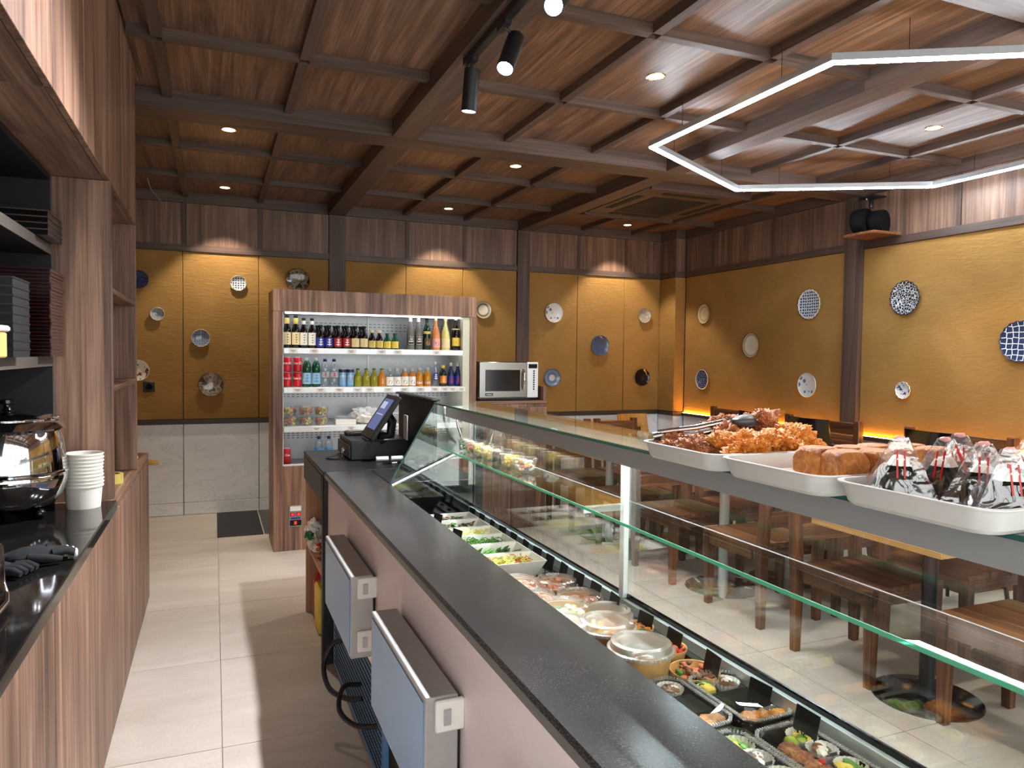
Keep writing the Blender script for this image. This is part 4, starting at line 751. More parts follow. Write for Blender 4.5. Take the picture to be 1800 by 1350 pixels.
t = thing('detergent_bottle', 'red bottle behind the yellow canister', 'bottle', (.60, 4.48, 0)); MB().lathe([(0, 0), (.045, 0), (.05, .01), (.05, .22), (.03, .27), (.018, .29)], 20).build('body', 'red', t, smooth=40); MB().cyl(.02, .2905, .32, n=14).build('cap', 'white_plastic', t, smooth=40)
# ================================================================ FOOD IN THE CASE
FZ = .8155
def tub(loc, label, fill):
    t = thing('salad_tub', label, 'tub', loc, 0, 'white square tubs of salad in a row')
    m = MB(); a, b, c, d = (.155, .066), (.105, .046), .075, .004
    O = [(s * a[0], q * a[1], c) for s, q in ((-1, -1), (1, -1), (1, 1), (-1, 1))]; Bt = [(s * b[0], q * b[1], 0) for s, q in ((-1, -1), (1, -1), (1, 1), (-1, 1))]
    I = [(s * (a[0] - d), q * (a[1] - d), c) for s, q in ((-1, -1), (1, -1), (1, 1), (-1, 1))]; Bi = [(s * (b[0] - d), q * (b[1] - d), .004) for s, q in ((-1, -1), (1, -1), (1, 1), (-1, 1))]
    f = [(0, 1, 2, 3)] + [(k, (k + 1) % 4, 4 + (k + 1) % 4, 4 + k) for k in range(4)] + [(4 + k, 4 + (k + 1) % 4, 8 + (k + 1) % 4, 8 + k) for k in range(4)] + [(8 + k, 8 + (k + 1) % 4, 12 + (k + 1) % 4, 12 + k) for k in range(4)] + [(12, 13, 14, 15)]
    m.add(Bt + O + I + Bi, f); m.build('tub', 'white_plastic', t)
    m = MB(); rnd = random.Random(label)
    mats, kind, n = fill
    for k in range(n):
        m.cur = k % len(mats); x, y = rnd.uniform(-.09, .115), rnd.uniform(-.035, .035); z = .05 + .03 * rnd.random() * (1 - abs(y) / .05)
        if kind == 'shred':
            a_ = rnd.uniform(0, 6.3); l = rnd.uniform(.015, .03); p = Vector((x, y, z)); q = p + Vector((math.cos(a_) * l, math.sin(a_) * l, rnd.uniform(-.008, .01))); mid = (p + q) / 2 + Vector((0, 0, .007)); m.tube([p, mid, q], .0016, 4)
        elif kind == 'pod':
            a_ = rnd.uniform(-.8, .8); l = rnd.uniform(.025, .045); d_ = Vector((math.cos(a_) * .7, math.sin(a_) * .5, rnd.uniform(.1, .9))).normalized() * l; p = Vector((x, y, z - .012)); m.tube([p, p + d_ * .5, p + d_], [.004, .007, .001], 6)
        else:
            i0 = len(m.v); m.blob((0, 0, 0), (rnd.uniform(.012, .02), rnd.uniform(.008, .013), .004), .5, 2.5, 1, k); m.xf(i0, Matrix.Translation((x, y, z)) @ Matrix.Rotation(rnd.uniform(0, 3), 4, 'Z') @ Matrix.Rotation(rnd.uniform(-.7, .7), 4, 'X'))
    m.blob((.01, 0, .035), (.105, .04, .022), .2, 2, 2, 1); o = m.build('salad', mats, t, smooth=60); o['kind'] = 'stuff'
    return t
fills = [('carrot and lettuce shreds heaped high, nearest the camera', (['cabbage', 'egg', 'leaf', 'carrot', 'cabbage'], 'shred', 260)), ('bright green bean pods, second from the camera', (['leaf', 'leaf_dark'], 'pod', 34)), ('dark green seaweed strands, third from the camera', (['leaf_dark', 'leaf', 'leaf'], 'shred', 200)),
         ('pale yellow bean sprouts, fourth from the camera', (['cabbage', 'egg', 'rice'], 'shred', 130)), ('brown mushroom slices, fifth from the camera', (['mushroom', 'brown', 'leaf_dark'], 'chunk', 60)), ('dark brown pickles, farthest from the camera', (['brown', 'mushroom', 'leaf_dark'], 'chunk', 60))]
for k, (nm, fl_) in enumerate(fills): tub((.915, 2.338 + .141 * k, FZ + .001), 'white square tub of ' + nm, fl_)
def food_mix(t, mats, r, z, n, seed, name='topping', s=.012):
    m = MB(); rnd = random.Random(seed); m.blob((0, 0, z - .012), (r, r, .014), .15, 2, 2, seed)
    for k in range(n):
        m.cur = k % len(mats); a, q = rnd.uniform(0, 6.3), math.sqrt(rnd.random()) * r * .9; i0 = len(m.v); m.blob((0, 0, 0), (s * rnd.uniform(.7, 1.2), s * rnd.uniform(.5, 1), s * .5), .5, 2.5, 1, k)
        m.xf(i0, Matrix.Translation((q * math.cos(a), q * math.sin(a), z + rnd.uniform(-.004, .008))) @ Matrix.Rotation(rnd.uniform(0, 3), 4, 'Z') @ Matrix.Rotation(rnd.uniform(-.5, .5), 4, 'X'))
    o = m.build(name, mats, t, smooth=60); o['kind'] = 'stuff'; return o
def bowl(loc, label, r, h, lid, mats, seed, wall='kraft', group='kraft bowls in the display', sx=1, sy=1):
    t = thing('paper_bowl', label, 'bowl', loc, random.uniform(0, 1), group); t.scale = (sx, sy, 1)
    MB().lathe([(0, .003), (r * .76, .003), (r * .76, 0), (r * .79, 0), (r * .97, h), (r * .945, h), (r * .765, .006), (0, .006)], 40).build('wall', wall, t, smooth=40)
    MB().lathe([(r * .95, h - .002), (r, h - .003), (r * 1.01, h), (r, h + .003), (r * .95, h + .002), (r * .95, h - .002)], 40).build('rim', wall, t, smooth=70)
    food_mix(t, mats, r * .86, h * .86, 46, seed)
    if lid:
        l = MB().lathe([(r * 1.03, h - .005), (r * 1.04, h + .004), (r * .97, h + .006), (r * .93, h + .019), (r * .80, h + .022), (r * .77, h + .016), (0, h + .016)], 40).build('lid', lid, t, smooth=35)
        m = MB()
        for k in range(44): a = 2 * math.pi * k / 44; i0 = len(m.v); m.box(-.0022, .0022, -.001, .001, -.004, .004); m.xf(i0, Matrix.Translation((r * 1.042 * math.cos(a), r * 1.042 * math.sin(a), h)) @ Matrix.Rotation(a + math.pi / 2, 4, 'Z'))
        m.build('lid_ribs', lid, l)
    return t
SAL = ['salmon', 'pink', 'salmon', 'orange', 'rice']
bowl((.912, 2.155, FZ), 'low kraft bowl of pink salmon under a clear lid, behind the worktop edge, far one', .068, .042, 'lid_mid', SAL, 1)
bowl((1.03, 2.115, FZ), 'low kraft bowl of salmon with dark garnish under a clear lid, beside the front rail', .07, .042, 'lid_mid', ['salmon', 'pink', 'orange', 'brown', 'rice'], 2)
bowl((.90, 2.005, FZ), 'low kraft bowl of pink salmon half hidden by the worktop', .07, .042, 'lid_mid', SAL, 3)
bowl((1.03, 1.955, FZ), 'low kraft bowl of plain salmon under a clear lid, second along the rail', .073, .042, 'lid_mid', ['salmon', 'salmon', 'pink'], 4)
bowl((.912, 1.815, FZ), 'bowl with white lid over pale salad and green herbs', .073, .072, 'lid_mid', ['rice', 'egg', 'rice', 'leaf', 'rice', 'cabbage', 'rice', 'rice'], 5, 'kraft_light')
bowl((1.048, 1.812, FZ), 'low kraft bowl under a dull greyish lid, before the white upright', .07, .042, 'lid_frost', ['salmon', 'meat', 'cabbage'], 6)
bowl((.955, 1.655, FZ), 'tall kraft bowl with frosted lid, the second nearest', .076, .075, 'lid_frost', ['salmon', 'rice', 'egg'], 7)
bowl((.842, 1.69, FZ), 'white lidded bowl half hidden by the worktop edge', .074, .075, 'lid_frost', ['rice', 'egg'], 8, 'white_plastic')
bowl((.957, 1.492, FZ), 'tall kraft bowl with frosted lid, the nearest', .078, .078, 'lid_frost', ['meat', 'rice', 'leaf_dark'], 9)
bowl((1.075, 1.695, FZ), 'small open kraft bowl of fried pieces behind the second tall bowl', .045, .045, None, ['cutlet', 'karaage', 'leaf_dark'], 10, 'kraft_light')
bowl((1.072, 1.545, FZ), 'small open kraft bowl of red salmon behind the nearest tall bowl', .048, .045, None, ['salmon', 'chili', 'carrot'], 11, 'kraft_light')
bowl((1.066, 1.425, FZ), 'open oval kraft tray of pink fish and minced meat', .06, .034, None, ['salmon', 'meat', 'brown', 'leaf', 'mushroom'], 12, 'kraft_light', sx=1.0, sy=1.0)
def bento(loc, rz, label, kind, seed):
    t = thing('bento_box', label, 'bento box', loc, rz, 'black bento boxes with clear lids'); a, b, h = .065, .112, .032
    P_ = lambda k: [(-a * k + .02, -b * k), (a * k - .02, -b * k), (a * k, -b * k + .02), (a * k, b * k - .02), (a * k - .02, b * k), (-a * k + .02, b * k), (-a * k, b * k - .02), (-a * k, -b * k + .02)]
    m = MB(); lo, hi, inn, bi = [[(x, y, z) for x, y in P_(k)] for k, z in ((.88, 0), (1, h), (.95, h), (.85, .005))]; n = 8
    m.add(lo + hi + inn + bi, [tuple(range(8))] + [(q * n + k, q * n + (k + 1) % n, (q + 1) * n + (k + 1) % n, (q + 1) * n + k) for q in range(3) for k in range(n)] + [tuple(range(24, 32))]); m.build('base', 'bento_black', t, smooth=30)
    bx('divider', -.062, .062, -.004, .004, .005, .027, 'bento_black', t); rnd = random.Random(seed)
    def cup(cx, cy, mats, sd):
        m = MB(); v, f = [], []
        for k in range(40):
            q = 1 + .07 * (k % 2); an = 2 * math.pi * k / 40
            v += [(cx + .019 * q * math.cos(an), cy + .019 * q * math.sin(an), .008), (cx + .030 * q * math.cos(an), cy + .030 * q * math.sin(an), .034)]
        f = [(2 * k, (2 * k + 2) % 80, (2 * k + 3) % 80, 2 * k + 1) for k in range(40)] + [tuple(range(0, 80, 2))]; m.add(v, f); c_ = m.build('paper_case', 'paper_white', t)
        m = MB()
        for k in range(9): m.cur = k % len(mats); m.blob((cx + rnd.uniform(-.014, .014), cy + rnd.uniform(-.014, .014), .025 + rnd.uniform(0, .006)), (.009, .011, .006), .5, 2.5, 2, k + sd)
        m.build('side_dish', mats, c_, smooth=60)['kind'] = 'stuff'
    if kind == 'eel':
        m = MB(); m.box(-.058, .060, -.05, .04, .012, .030); i0 = len(m.v); m.build('nori_rice', 'nori', t, .006, 40); m = MB()
        for k in range(14): m.blob((rnd.uniform(-.05, .05), rnd.uniform(-.092, -.06), .024), (.016, .012, .007), .4, 2.5, 2, k)
        m.build('fried_fish', 'cutlet', t, smooth=60)['kind'] = 'stuff'; bx('omelette', -.05, -.02, .045, .075, .008, .036, 'egg', t, .005)
        cup(-.033, .085, ['leaf', 'cabbage', 'leaf_dark'], 1); cup(.025, .07, ['meat', 'brown', 'rice'], 2)
    else:
        m = MB()
        for k in range(5): m.blob((-.035 + rnd.uniform(-.01, .012), -.085 + k * .03, .028), (.024, .022, .016), .45, 2, 3, k + seed, .15)
        m.build('fried_chicken', 'karaage' if kind == 'chicken' else 'cutlet', t, smooth=60)['kind'] = 'stuff'
        m = MB(); m.cur = 0; m.blob((-.005, .06, .03), (.012, .016, .012), .1, 2, 2, 2); m.build('lime', 'avocado', t, smooth=60); MB().blob((-.02, -.03, .042), (.007, .007, .006), .1, 2, 2).build('tomato', 'chili', t, smooth=60)
        cup(.032, .068, ['avocado', 'leaf', 'egg'], 1); cup(.03, .015, ['meat', 'mushroom', 'rice'], 2); cup(.033, -.05, ['egg', 'leaf'], 3)
    l = MB(); top, mid, lip = [[(x, y, z) for x, y in P_(k)] for k, z in ((.86, h + .022), (.93, h + .004), (1.02, h + .002))]
    l.add(top + mid + lip, [tuple(range(8))] + [(q * n + k, q * n + (k + 1) % n, (q + 1) * n + (k + 1) % n, (q + 1) * n + k) for q in range(2) for k in range(n)]); lo_ = l.build('lid', 'lid_clear', t)
    m = MB(); q_ = P_(.985)
    for (x0, y0), (x1, y1) in zip(q_, q_[1:] + q_[:1]):
        d = math.hypot(x1 - x0, y1 - y0); nn = max(2, int(d / .006))
        for k in range(nn):
            s = (k + .5) / nn; i0 = len(m.v); m.box(-.0014, .0014, -.004, .004, 0, .0035); m.xf(i0, Matrix.Translation((x0 + (x1 - x0) * s, y0 + (y1 - y0) * s, h + .0035)) @ Matrix.Rotation(math.atan2(y1 - y0, x1 - x0), 4, 'Z'))
    m.build('lid_ribs', 'lid_frost', lo_); return t
bento((1.078, 1.283, FZ + .001), R(1), 'black bento box of nori rice, fried fish and omelette beside the front rail', 'eel', 1)
bento((.935, 1.30, FZ + .001), R(1), 'black bento box of nori rice half hidden by the worktop edge', 'eel', 2)
bento((1.055, 1.03, FZ + .001), R(2), 'black bento box of fried chicken, lime and paper cases at the bottom edge', 'chicken', 3)
bento((.915, 1.05, FZ + .001), R(2), 'black bento box with white paper cases, mostly hidden by the worktop', 'fish', 4)
bento((1.055, .785, FZ + .001), R(2), 'black bento box of cutlets at the near end of the display', 'fish', 5)
# price cards
def card(x, y, rz, k, label, group, h=.05, w=.062):
    t = thing('price_card', label, 'price card', (x, y, .8265 if x > 1.06 else 0.8155), rz, group)
    m = MB(); m.box(-w / 2, w / 2, -.0008, .0008, .022, .022 + h); m.xf(0, Matrix.Rotation(R(-12), 4, 'X')); c_ = m.build('card', 'card_black', t)
    m = MB()
    for j in range(3):
        pts = [(-w * .36 + w * .72 * q / 14 * (1 - .2 * j), .0012, .022 + h * (.76 - .26 * j) + .0035 * math.sin(q * 2.3 + k + j)) for q in range(15)]; m.tube(pts, .0006, 4)
    m.xf(0, Matrix.Rotation(R(-12), 4, 'X')); m.build('chalk_scribble', 'paper_white', c_)
    m = MB(); m.box(-.014, .014, -.009, .009, 0, .006); m.tube([(-.008, -.003, .006), (-.008, -.004, .03), (0, -.005, .036), (.006, -.004, .022), (.010, -.004, .036)], .0017, 5); m.build('clip', 'black_matt', t); return t
ords = ['first', 'second', 'third', 'fourth', 'fifth', 'sixth', 'seventh', 'eighth', 'ninth', 'tenth', 'eleventh', 'twelfth', 'thirteenth', 'fourteenth', 'fifteenth', 'sixteenth', 'seventeenth']
cy_ = [1.10, 1.235, 1.40, 1.555, 1.69, 1.86, 1.975, 2.09, 2.20, 2.31, 2.42, 2.53, 2.65, 2.77, 2.89, 3.02, 3.15]
for k, y in enumerate(cy_): card(1.087, y, R(-90 + 6 * math.sin(k * 2.1)), k, 'black price card clipped along the front rail, %s from the camera' % ords[k], 'black price cards on the front rail')
for k, (x, y, nm) in enumerate(((.82, 2.545, 'nearest'), (.83, 2.83, 'middle'), (.80, 3.08, 'farthest'))):
    t = card(x, y, R(-75), k + 30, 'dark price card standing among the white tubs, the %s one' % nm, 'price cards among the tubs'); t.location.z = FZ + .07
# desserts on the glass shelf
DS = 1.1685
cols = [['leaf_dark', 'leaf', 'rice'], ['salmon', 'meat', 'egg'], ['egg', 'cabbage', 'rice'], ['egg', 'egg', 'rice'], ['black', 'brown', 'black'], ['egg', 'yellow', 'egg'], ['orange', 'rice', 'black', 'rice']]
nm = ['green herb', 'pink and beige', 'pale yellow', 'creamy yellow', 'black bean', 'bright yellow', 'orange, white and black']
for k, y in enumerate((3.13, 3.03, 2.93, 2.82, 2.71, 2.60, 2.475)):
    t = thing('dessert_cup', 'clear dessert cup of %s filling on the glass shelf' % nm[k], 'dessert cup', (1.068, y, DS + .0005), 0, 'dessert cups in a row on the glass shelf')
    MB().lathe([(0, .001), (.038, .001), (.046, .048), (.044, .048), (.036, .004), (0, .004)], 28).build('cup', 'cup_clear', t, smooth=40); food_mix(t, cols[k], .033, .034, 30, k + 50, 'filling', .011)
    m = MB(); m.cur = 0; rnd = random.Random(k)
    for q in range(26): m.cur = q % len(cols[k]); a = rnd.uniform(0, 6.3); m.blob((.031 * math.cos(a), .031 * math.sin(a), rnd.uniform(.01, .03)), (.009, .009, .008), .3, 2, 1, q)
    m.build('lower_filling', cols[k], t, smooth=60)['kind'] = 'stuff'; MB().lathe([(.0465, .0475), (.049, .049), (.049, .053), (.043, .057), (0, .059)], 28).build('lid', 'lid_clear', t, smooth=40)
# ================================================================ TRAYS ON TOP
TZ = 1.378
def steel_tray(x0, x1, y0, y1, label):
    t = thing('serving_tray', label, 'tray', ((x0 + x1) / 2, (y0 + y1) / 2, TZ), 0, 'white serving trays on the top glass'); a, b, h = (x1 - x0) / 2, (y1 - y0) / 2, .036
    def rr(a, b, r, z, n=5):
        o = []
        for cx, cy, s in ((a - r, b - r, 0), (-a + r, b - r, 90), (-a + r, -b + r, 180), (a - r, -b + r, 270)):
            o += [(cx + r * math.cos(R(s + 90 * k / n)), cy + r * math.sin(R(s + 90 * k / n)), z) for k in range(n + 1)]
        return o
    L = [rr(a - .018, b - .018, .03, 0), rr(a - .012, b - .012, .034, .006), rr(a - .005, b - .005, .036, h - .003), rr(a, b, .038, h - .002), rr(a, b, .038, h), rr(a - .008, b - .008, .034, h), rr(a - .016, b - .016, .032, .007), rr(a - .022, b - .022, .03, .003)]; n = len(L[0])
    m = MB(); m.add(sum(L, []), [tuple(range(n))] + [(q * n + k, q * n + (k + 1) % n, (q + 1) * n + (k + 1) % n, (q + 1) * n + k) for q in range(len(L) - 1) for k in range(n)] + [tuple(range((len(L) - 1) * n, len(L) * n))]); m.build('tray', 'tray_white', t, smooth=30); return t
steel_tray(.885, 1.225, 1.142, 1.412, 'white tray of fried chicken with tongs, farthest of the three'); steel_tray(.885, 1.225, .872, 1.136, 'white tray of tofu pouches, the middle one'); steel_tray(.89, 1.23, .60, .866, 'white tray of wrapped rice triangles, nearest the camera')
def pieces(name, label, group, cat, mat, spots, rad, amp, variants=4):
    pr = [MB().blob((0, 0, 0), rad, amp, 2.2, 5, s * 5 + len(name), .3).build(name, mat, None, smooth=70) for s in range(variants)]
    for k, (x, y, z, rz, s) in enumerate(spots):
        o = pr[k] if k < variants else bpy.data.objects.new(name, pr[k % variants].data)
        if k >= variants: COL.objects.link(o)
        o.location = (x, y, z); o.rotation_euler = (random.uniform(-.5, .5), random.uniform(-.5, .5), rz); o.scale = (s,) * 3; tag(o, label, cat, group)
rk = random.Random(5); sp = []
for k in range(15): sp.append((rk.uniform(.93, 1.02), rk.uniform(1.265, 1.385), TZ + .022 + .008 * (k % 3), rk.uniform(0, 6), rk.uniform(.9, 1.15)))
for k in range(13): sp.append((rk.uniform(1.04, 1.17), rk.uniform(1.28, 1.385), TZ + .03 + .014 * (k % 4), rk.uniform(0, 6), rk.uniform(1., 1.2)))
for k in range(4): sp.append((1.14 + .015 * k, 1.285 + .02 * k, TZ + .082, k, 1.15))
pieces('fried_chicken_piece', 'reddish brown fried chicken piece heaped at the left of the far tray', 'brown fried chicken pieces', 'fried chicken', 'karaage', sp, (.026, .021, .017), .5)
sp = []
for k in range(22): q = k / 21; sp.append((.985 + .21 * q * (1 if k % 2 else .8), 1.265 - .085 * rk.random(), TZ + .022 + .013 * (k % 3) + .012 * q, rk.uniform(0, 6), rk.uniform(.95, 1.2)))
pieces('fried_cutlet_piece', 'golden orange breaded cutlet piece heaped at the right of the far tray', 'golden breaded pieces', 'fried cutlet', 'cutlet', sp, (.030, .024, .017), .4)
t = thing('serving_tongs', 'steel tongs with grey silicone tip resting across the fried chicken', 'tongs', (.945, 1.36, TZ + .04), 0)
def arm(dz, dx): 
    m = MB(); m.tube([(-.02, .03, .0 + dz), (.06, .0, .010 + dz), (.125, -.035, .028 + dz)], [.006, .0075, .007], 8); return m.build('arm', 'chrome', t, smooth=60)
arm(0, 0); arm(.014, 0)
MB().blob((.16, -.055, .043), (.042, .024, .014), .1, 1.5, 3, 2).build('silicone_tip', 'tip_grey' if mm('tip_grey', '#454a50', .4) else '', t, smooth=60); MB().tube([(-.03, .034, .004), (-.012, .027, .008)], .010, 8).build('hinge_cap', 'steel', t, smooth=60)
pr = []
for s in range(3):
    m = MB(); m.blob((0, 0, .030), (.042, .033, .034), .14, 1.8, 4, s + 3, .05)
    for i, (x, y, z) in enumerate(m.v): m.v[i] = (max(-.030, min(.030, x)), max(-.0225, min(.0225, y)), max(0, min(.054, z)))
    pr.append(m.build('tofu_pouch', 'tofu_pouch', None, smooth=70))
for k, (x, y, rz) in enumerate(((.975, .972, .2), (.985, .92, -.1), (1.045, .965, .1), (1.05, .912, .3), (1.11, .97, 0), (1.12, .915, .2), (1.175, .96, .1), (1.18, .905, 0))):
    o = pr[k] if k < 3 else bpy.data.objects.new('tofu_pouch', pr[k % 3].data)
    if k >= 3: COL.objects.link(o)
    o.location = (x, y, TZ + .0045); o.rotation_euler = (0, 0, rz); o.scale = (1.05, 1.1, 1.2); tag(o, 'golden fried tofu pouch at the %s' % ('empty left end of the middle tray, back one' if k == 0 else 'empty left end of the middle tray, front one') if k < 2 else 'golden fried tofu pouch farther back on the middle tray', 'tofu pouch', 'fried tofu pouches on the middle tray')
def onigiri(loc, rz, label, tilt=0):
    t = thing('rice_triangle', label, 'rice ball', loc, rz, 'wrapped rice triangles on the near tray'); t.rotation_euler = (tilt, 0, rz)
    tri = [(-.043, 0), (.043, 0), (.046, .008), (.007, .074), (-.007, .074), (-.046, .008)]
    MB().prism(tri, -.015, .015, 'Y').build('rice', 'rice', t, .005, 50, 2)
    MB().prism([(-.0445, -.0005), (.0445, -.0005), (.0475, .008), (.015, .062), (-.015, .062), (-.0475, .008)], -.0165, .0165, 'Y').build('nori', 'nori', t, .004, 50)
    m = MB(); v = []; n = 9
    for k in range(n + 1):
        q = k / n; wd = .058 * (1 - q) + .010 * q; dp = .0225 * (1 - q) + .0035; z = .001 + q * .100
        for j in range(16):
            u = j / 16 * 4; s_ = int(u); f_ = u - s_
            x, y = ((-1 + 2 * f_, -1), (1, -1 + 2 * f_), (1 - 2 * f_, 1), (-1, 1 - 2 * f_))[s_]; nz = .0035 * noise.noise((k * 1.1 + rz * 9, j * .9, loc[1] * 60 + loc[0] * 30)); v.append((x * wd + nz, y * dp * (1 + .25 * (1 - abs(x))) + nz, max(.001, z + nz * .4)))
    m.add(v, [(k * 16 + j, k * 16 + (j + 1) % 16, (k + 1) * 16 + (j + 1) % 16, (k + 1) * 16 + j) for k in range(n) for j in range(16)]); w = m.build('wrapper', 'film', t, smooth=20)
    m = MB()
    for sy in (-1, 1):
        for x in (-.006, .004):
            y = lambda z: sy * (.0225 * (1 - z / .1) * 1.25 + .0062); m.add([(x, y(.042), .042), (x + .0026, y(.042), .042), (x + .0026, y(.082), .082), (x, y(.082), .082)], [(0, 1, 2, 3)])
    m.build('red_tear_strip', 'red', w)
    m = MB(); m.add([(.054, -.010, .006), (.054, .010, .006), (.014, .004, .094), (.014, -.004, .094)], [(0, 1, 2, 3)]); m.build('red_edge_band', 'red', w); MB().blob((0, 0, .1), (.008, .003, .004), .4, 3, 2, 1).build('wrapper_tip', 'pink', w, smooth=40); return t
for k, (x, y, rz, ti, lb) in enumerate(((.962, .795, -.75, 0, 'leftmost, lying dark side forward'), (1.02, .765, -1.35, 0, 'second from the left, slim'), (1.10, .80, -.9, 0, 'pink-topped one at the back'), (1.02, .705, -.95, 0, 'tall one in the middle with the printed tip'), (.985, .645, -.55, 0, 'broad one at the front right'), (1.07, .635, -.75, 0, 'rightmost, cut by the frame edge'), (1.13, .71, -.6, 0, 'hidden one at the back right'))):
    onigiri((x, y, TZ + .0045), rz, 'rice triangle with nori in clear wrapper, ' + lb, ti)
# ================================================================ DINING AREA
def wood_chair(label, loc, rz, group):
    t = thing('wooden_chair', label, 'chair', loc, rz, group)      # back towards +Y
    for k in range(3): bx('seat_board', -.245 + .1637 * k, -.245 + .1637 * k + .1622, -.25, .245, .462, .497, 'acacia_y', t, .004)
    bx('apron', -.215, .215, -.235, -.213, .40, .461, 'acacia_x', t); bx('apron', -.215, .215, .213, .235, .40, .461, 'acacia_x', t); bx('apron', -.236, -.216, -.20, .20, .40, .461, 'acacia_y', t); bx('apron', .216, .236, -.20, .20, .40, .461, 'acacia_y', t)
    for sx in (-1, 1):
        def leg(y0, y1, z1, bk=0):
            m = MB(); x = sx * .215; a, b = .027, .020
            v = [(x - b, y0 + .006, 0), (x + b, y0 + .006, 0), (x + b, y1 - .006, 0), (x - b, y1 - .006, 0), (x - a, y0, .40), (x + a, y0, .40), (x + a, y1, .40), (x - a, y1, .40), (x - a, y0 + bk, z1), (x + a, y0 + bk, z1), (x + a, y1 + bk, z1), (x - a, y1 + bk, z1)]
            m.add(v, [(3, 2, 1, 0)] + [(4 * q + k, 4 * q + (k + 1) % 4, 4 * q + 4 + (k + 1) % 4, 4 * q + 4 + k) for q in range(2) for k in range(4)] + [(8, 9, 10, 11)]); m.build('leg', 'acacia_z', t)
        leg(-.245, -.195, .461); leg(.2465, .296, .98, .04)
    for z in (.60, .73, .86): bx('back_slat', -.187, .187, .272, .292 + .0, z, z + .095, 'acacia_x', t, .004)
    return t
G1 = 'dark acacia dining chairs by the counter'
spots = [(3.21, 4.50, 0, 'dark wooden chair nearest the back wall, on the far side of the silver-footed table'), (3.21, 3.655, math.pi, 'dark wooden chair on the near side of the silver-footed table, back towards the camera'), (3.17, 2.79, 0, 'dark wooden chair on the far side of the black-footed table'), (3.19, 1.975, math.pi, 'dark wooden chair on the near side of the black-footed table, at the lower right'),
         (3.80, 4.50, 0, 'dark wooden chair beside the one nearest the back wall'), (3.80, 3.655, math.pi, 'dark wooden chair near side of the silver-footed table, farther from the counter'), (3.84, 2.79, 0, 'dark wooden chair far side of the black-footed table, farther from the counter'), (3.85, 1.975, math.pi, 'dark wooden chair near side of the black-footed table, farther from the counter')]
c0 = None
for x, y, rz, lb in spots:
    if c0 is None: c0 = wood_chair(lb, (x, y, 0), rz, G1)
    else: again(c0, (x, y, 0), rz, lb)
def table(label, x0, x1, y0, y1, top, poles, foot_mat, pole_mat, r=.27, zt=.735, group='dining tables'):
    cx, cy = (x0 + x1) / 2, (y0 + y1) / 2; t = thing('dining_table', label, 'table', (cx, cy, 0), 0, group)
    bx('top', x0 - cx, x1 - cx, y0 - cy, y1 - cy, zt - .003, zt + .027, top, t, .003)
    for px, py in poles:
        MB().lathe([(0, 0), (r, 0), (r, .006), (r * .97, .010), (.05, .016), (0, .016)], 48, (px - cx, py - cy, 0)).build('foot_plate', foot_mat, t, smooth=40); MB().cyl(.034, .016, zt - .012, (px - cx, py - cy, 0), 24).build('column', pole_mat, t, smooth=50); bx('top_plate', px - cx - .14, px - cx + .14, py - cy - .14, py - cy + .14, zt - .012, zt - .0035, 'black_metal', t)
    return t
table('light oak table on round black feet, nearest the counter', 2.935, 4.15, 2.2, 2.95, 'oak', [(3.13, 2.40), (3.95, 2.48)], 'black_gloss', 'black_metal', .24)
table('light oak table on shiny silver round feet by the counter', 3.13, 4.08, 3.85, 4.45, 'oak', [(3.29, 4.10), (3.85, 4.10)], 'chrome', 'white_metal', .26, .74)
table('light oak table farther back on silver feet', 3.0, 4.02, 5.35, 6.0, 'oak', [(3.27, 5.66), (3.78, 5.66)], 'chrome', 'white_metal', .26, .735)
G3 = 'wooden chairs round the farther table'
for x, y, rz, lb in ((3.25, 6.15, 0, 'dark wooden chair behind the farther oak table, left'), (3.79, 6.15, 0, 'dark wooden chair behind the farther oak table, right'), (3.25, 5.2, math.pi, 'dark wooden chair before the farther oak table, left'), (3.79, 5.2, math.pi, 'dark wooden chair before the farther oak table, right')): again(c0, (x, y, 0), rz, lb, G3)
t = thing('console_table', 'oak console table with dark apron before the back wall', 'table', (3.85, 7.18, 0)); bx('top', -.55, .50, -.36, .34, .84, .865, 'ply', t, .003); bx('apron', -.53, .48, -.345, -.32, .77, .839, 'acacia_x', t); bx('apron', .455, .48, -.319, .32, .77, .839, 'acacia_y', t)
for x, y in ((-.5, -.3), (.43, -.3), (-.5, .3), (.43, .3)): bx('leg', x - .025, x + .025, y - .018, y + .03, 0, .769, 'acacia_z', t)
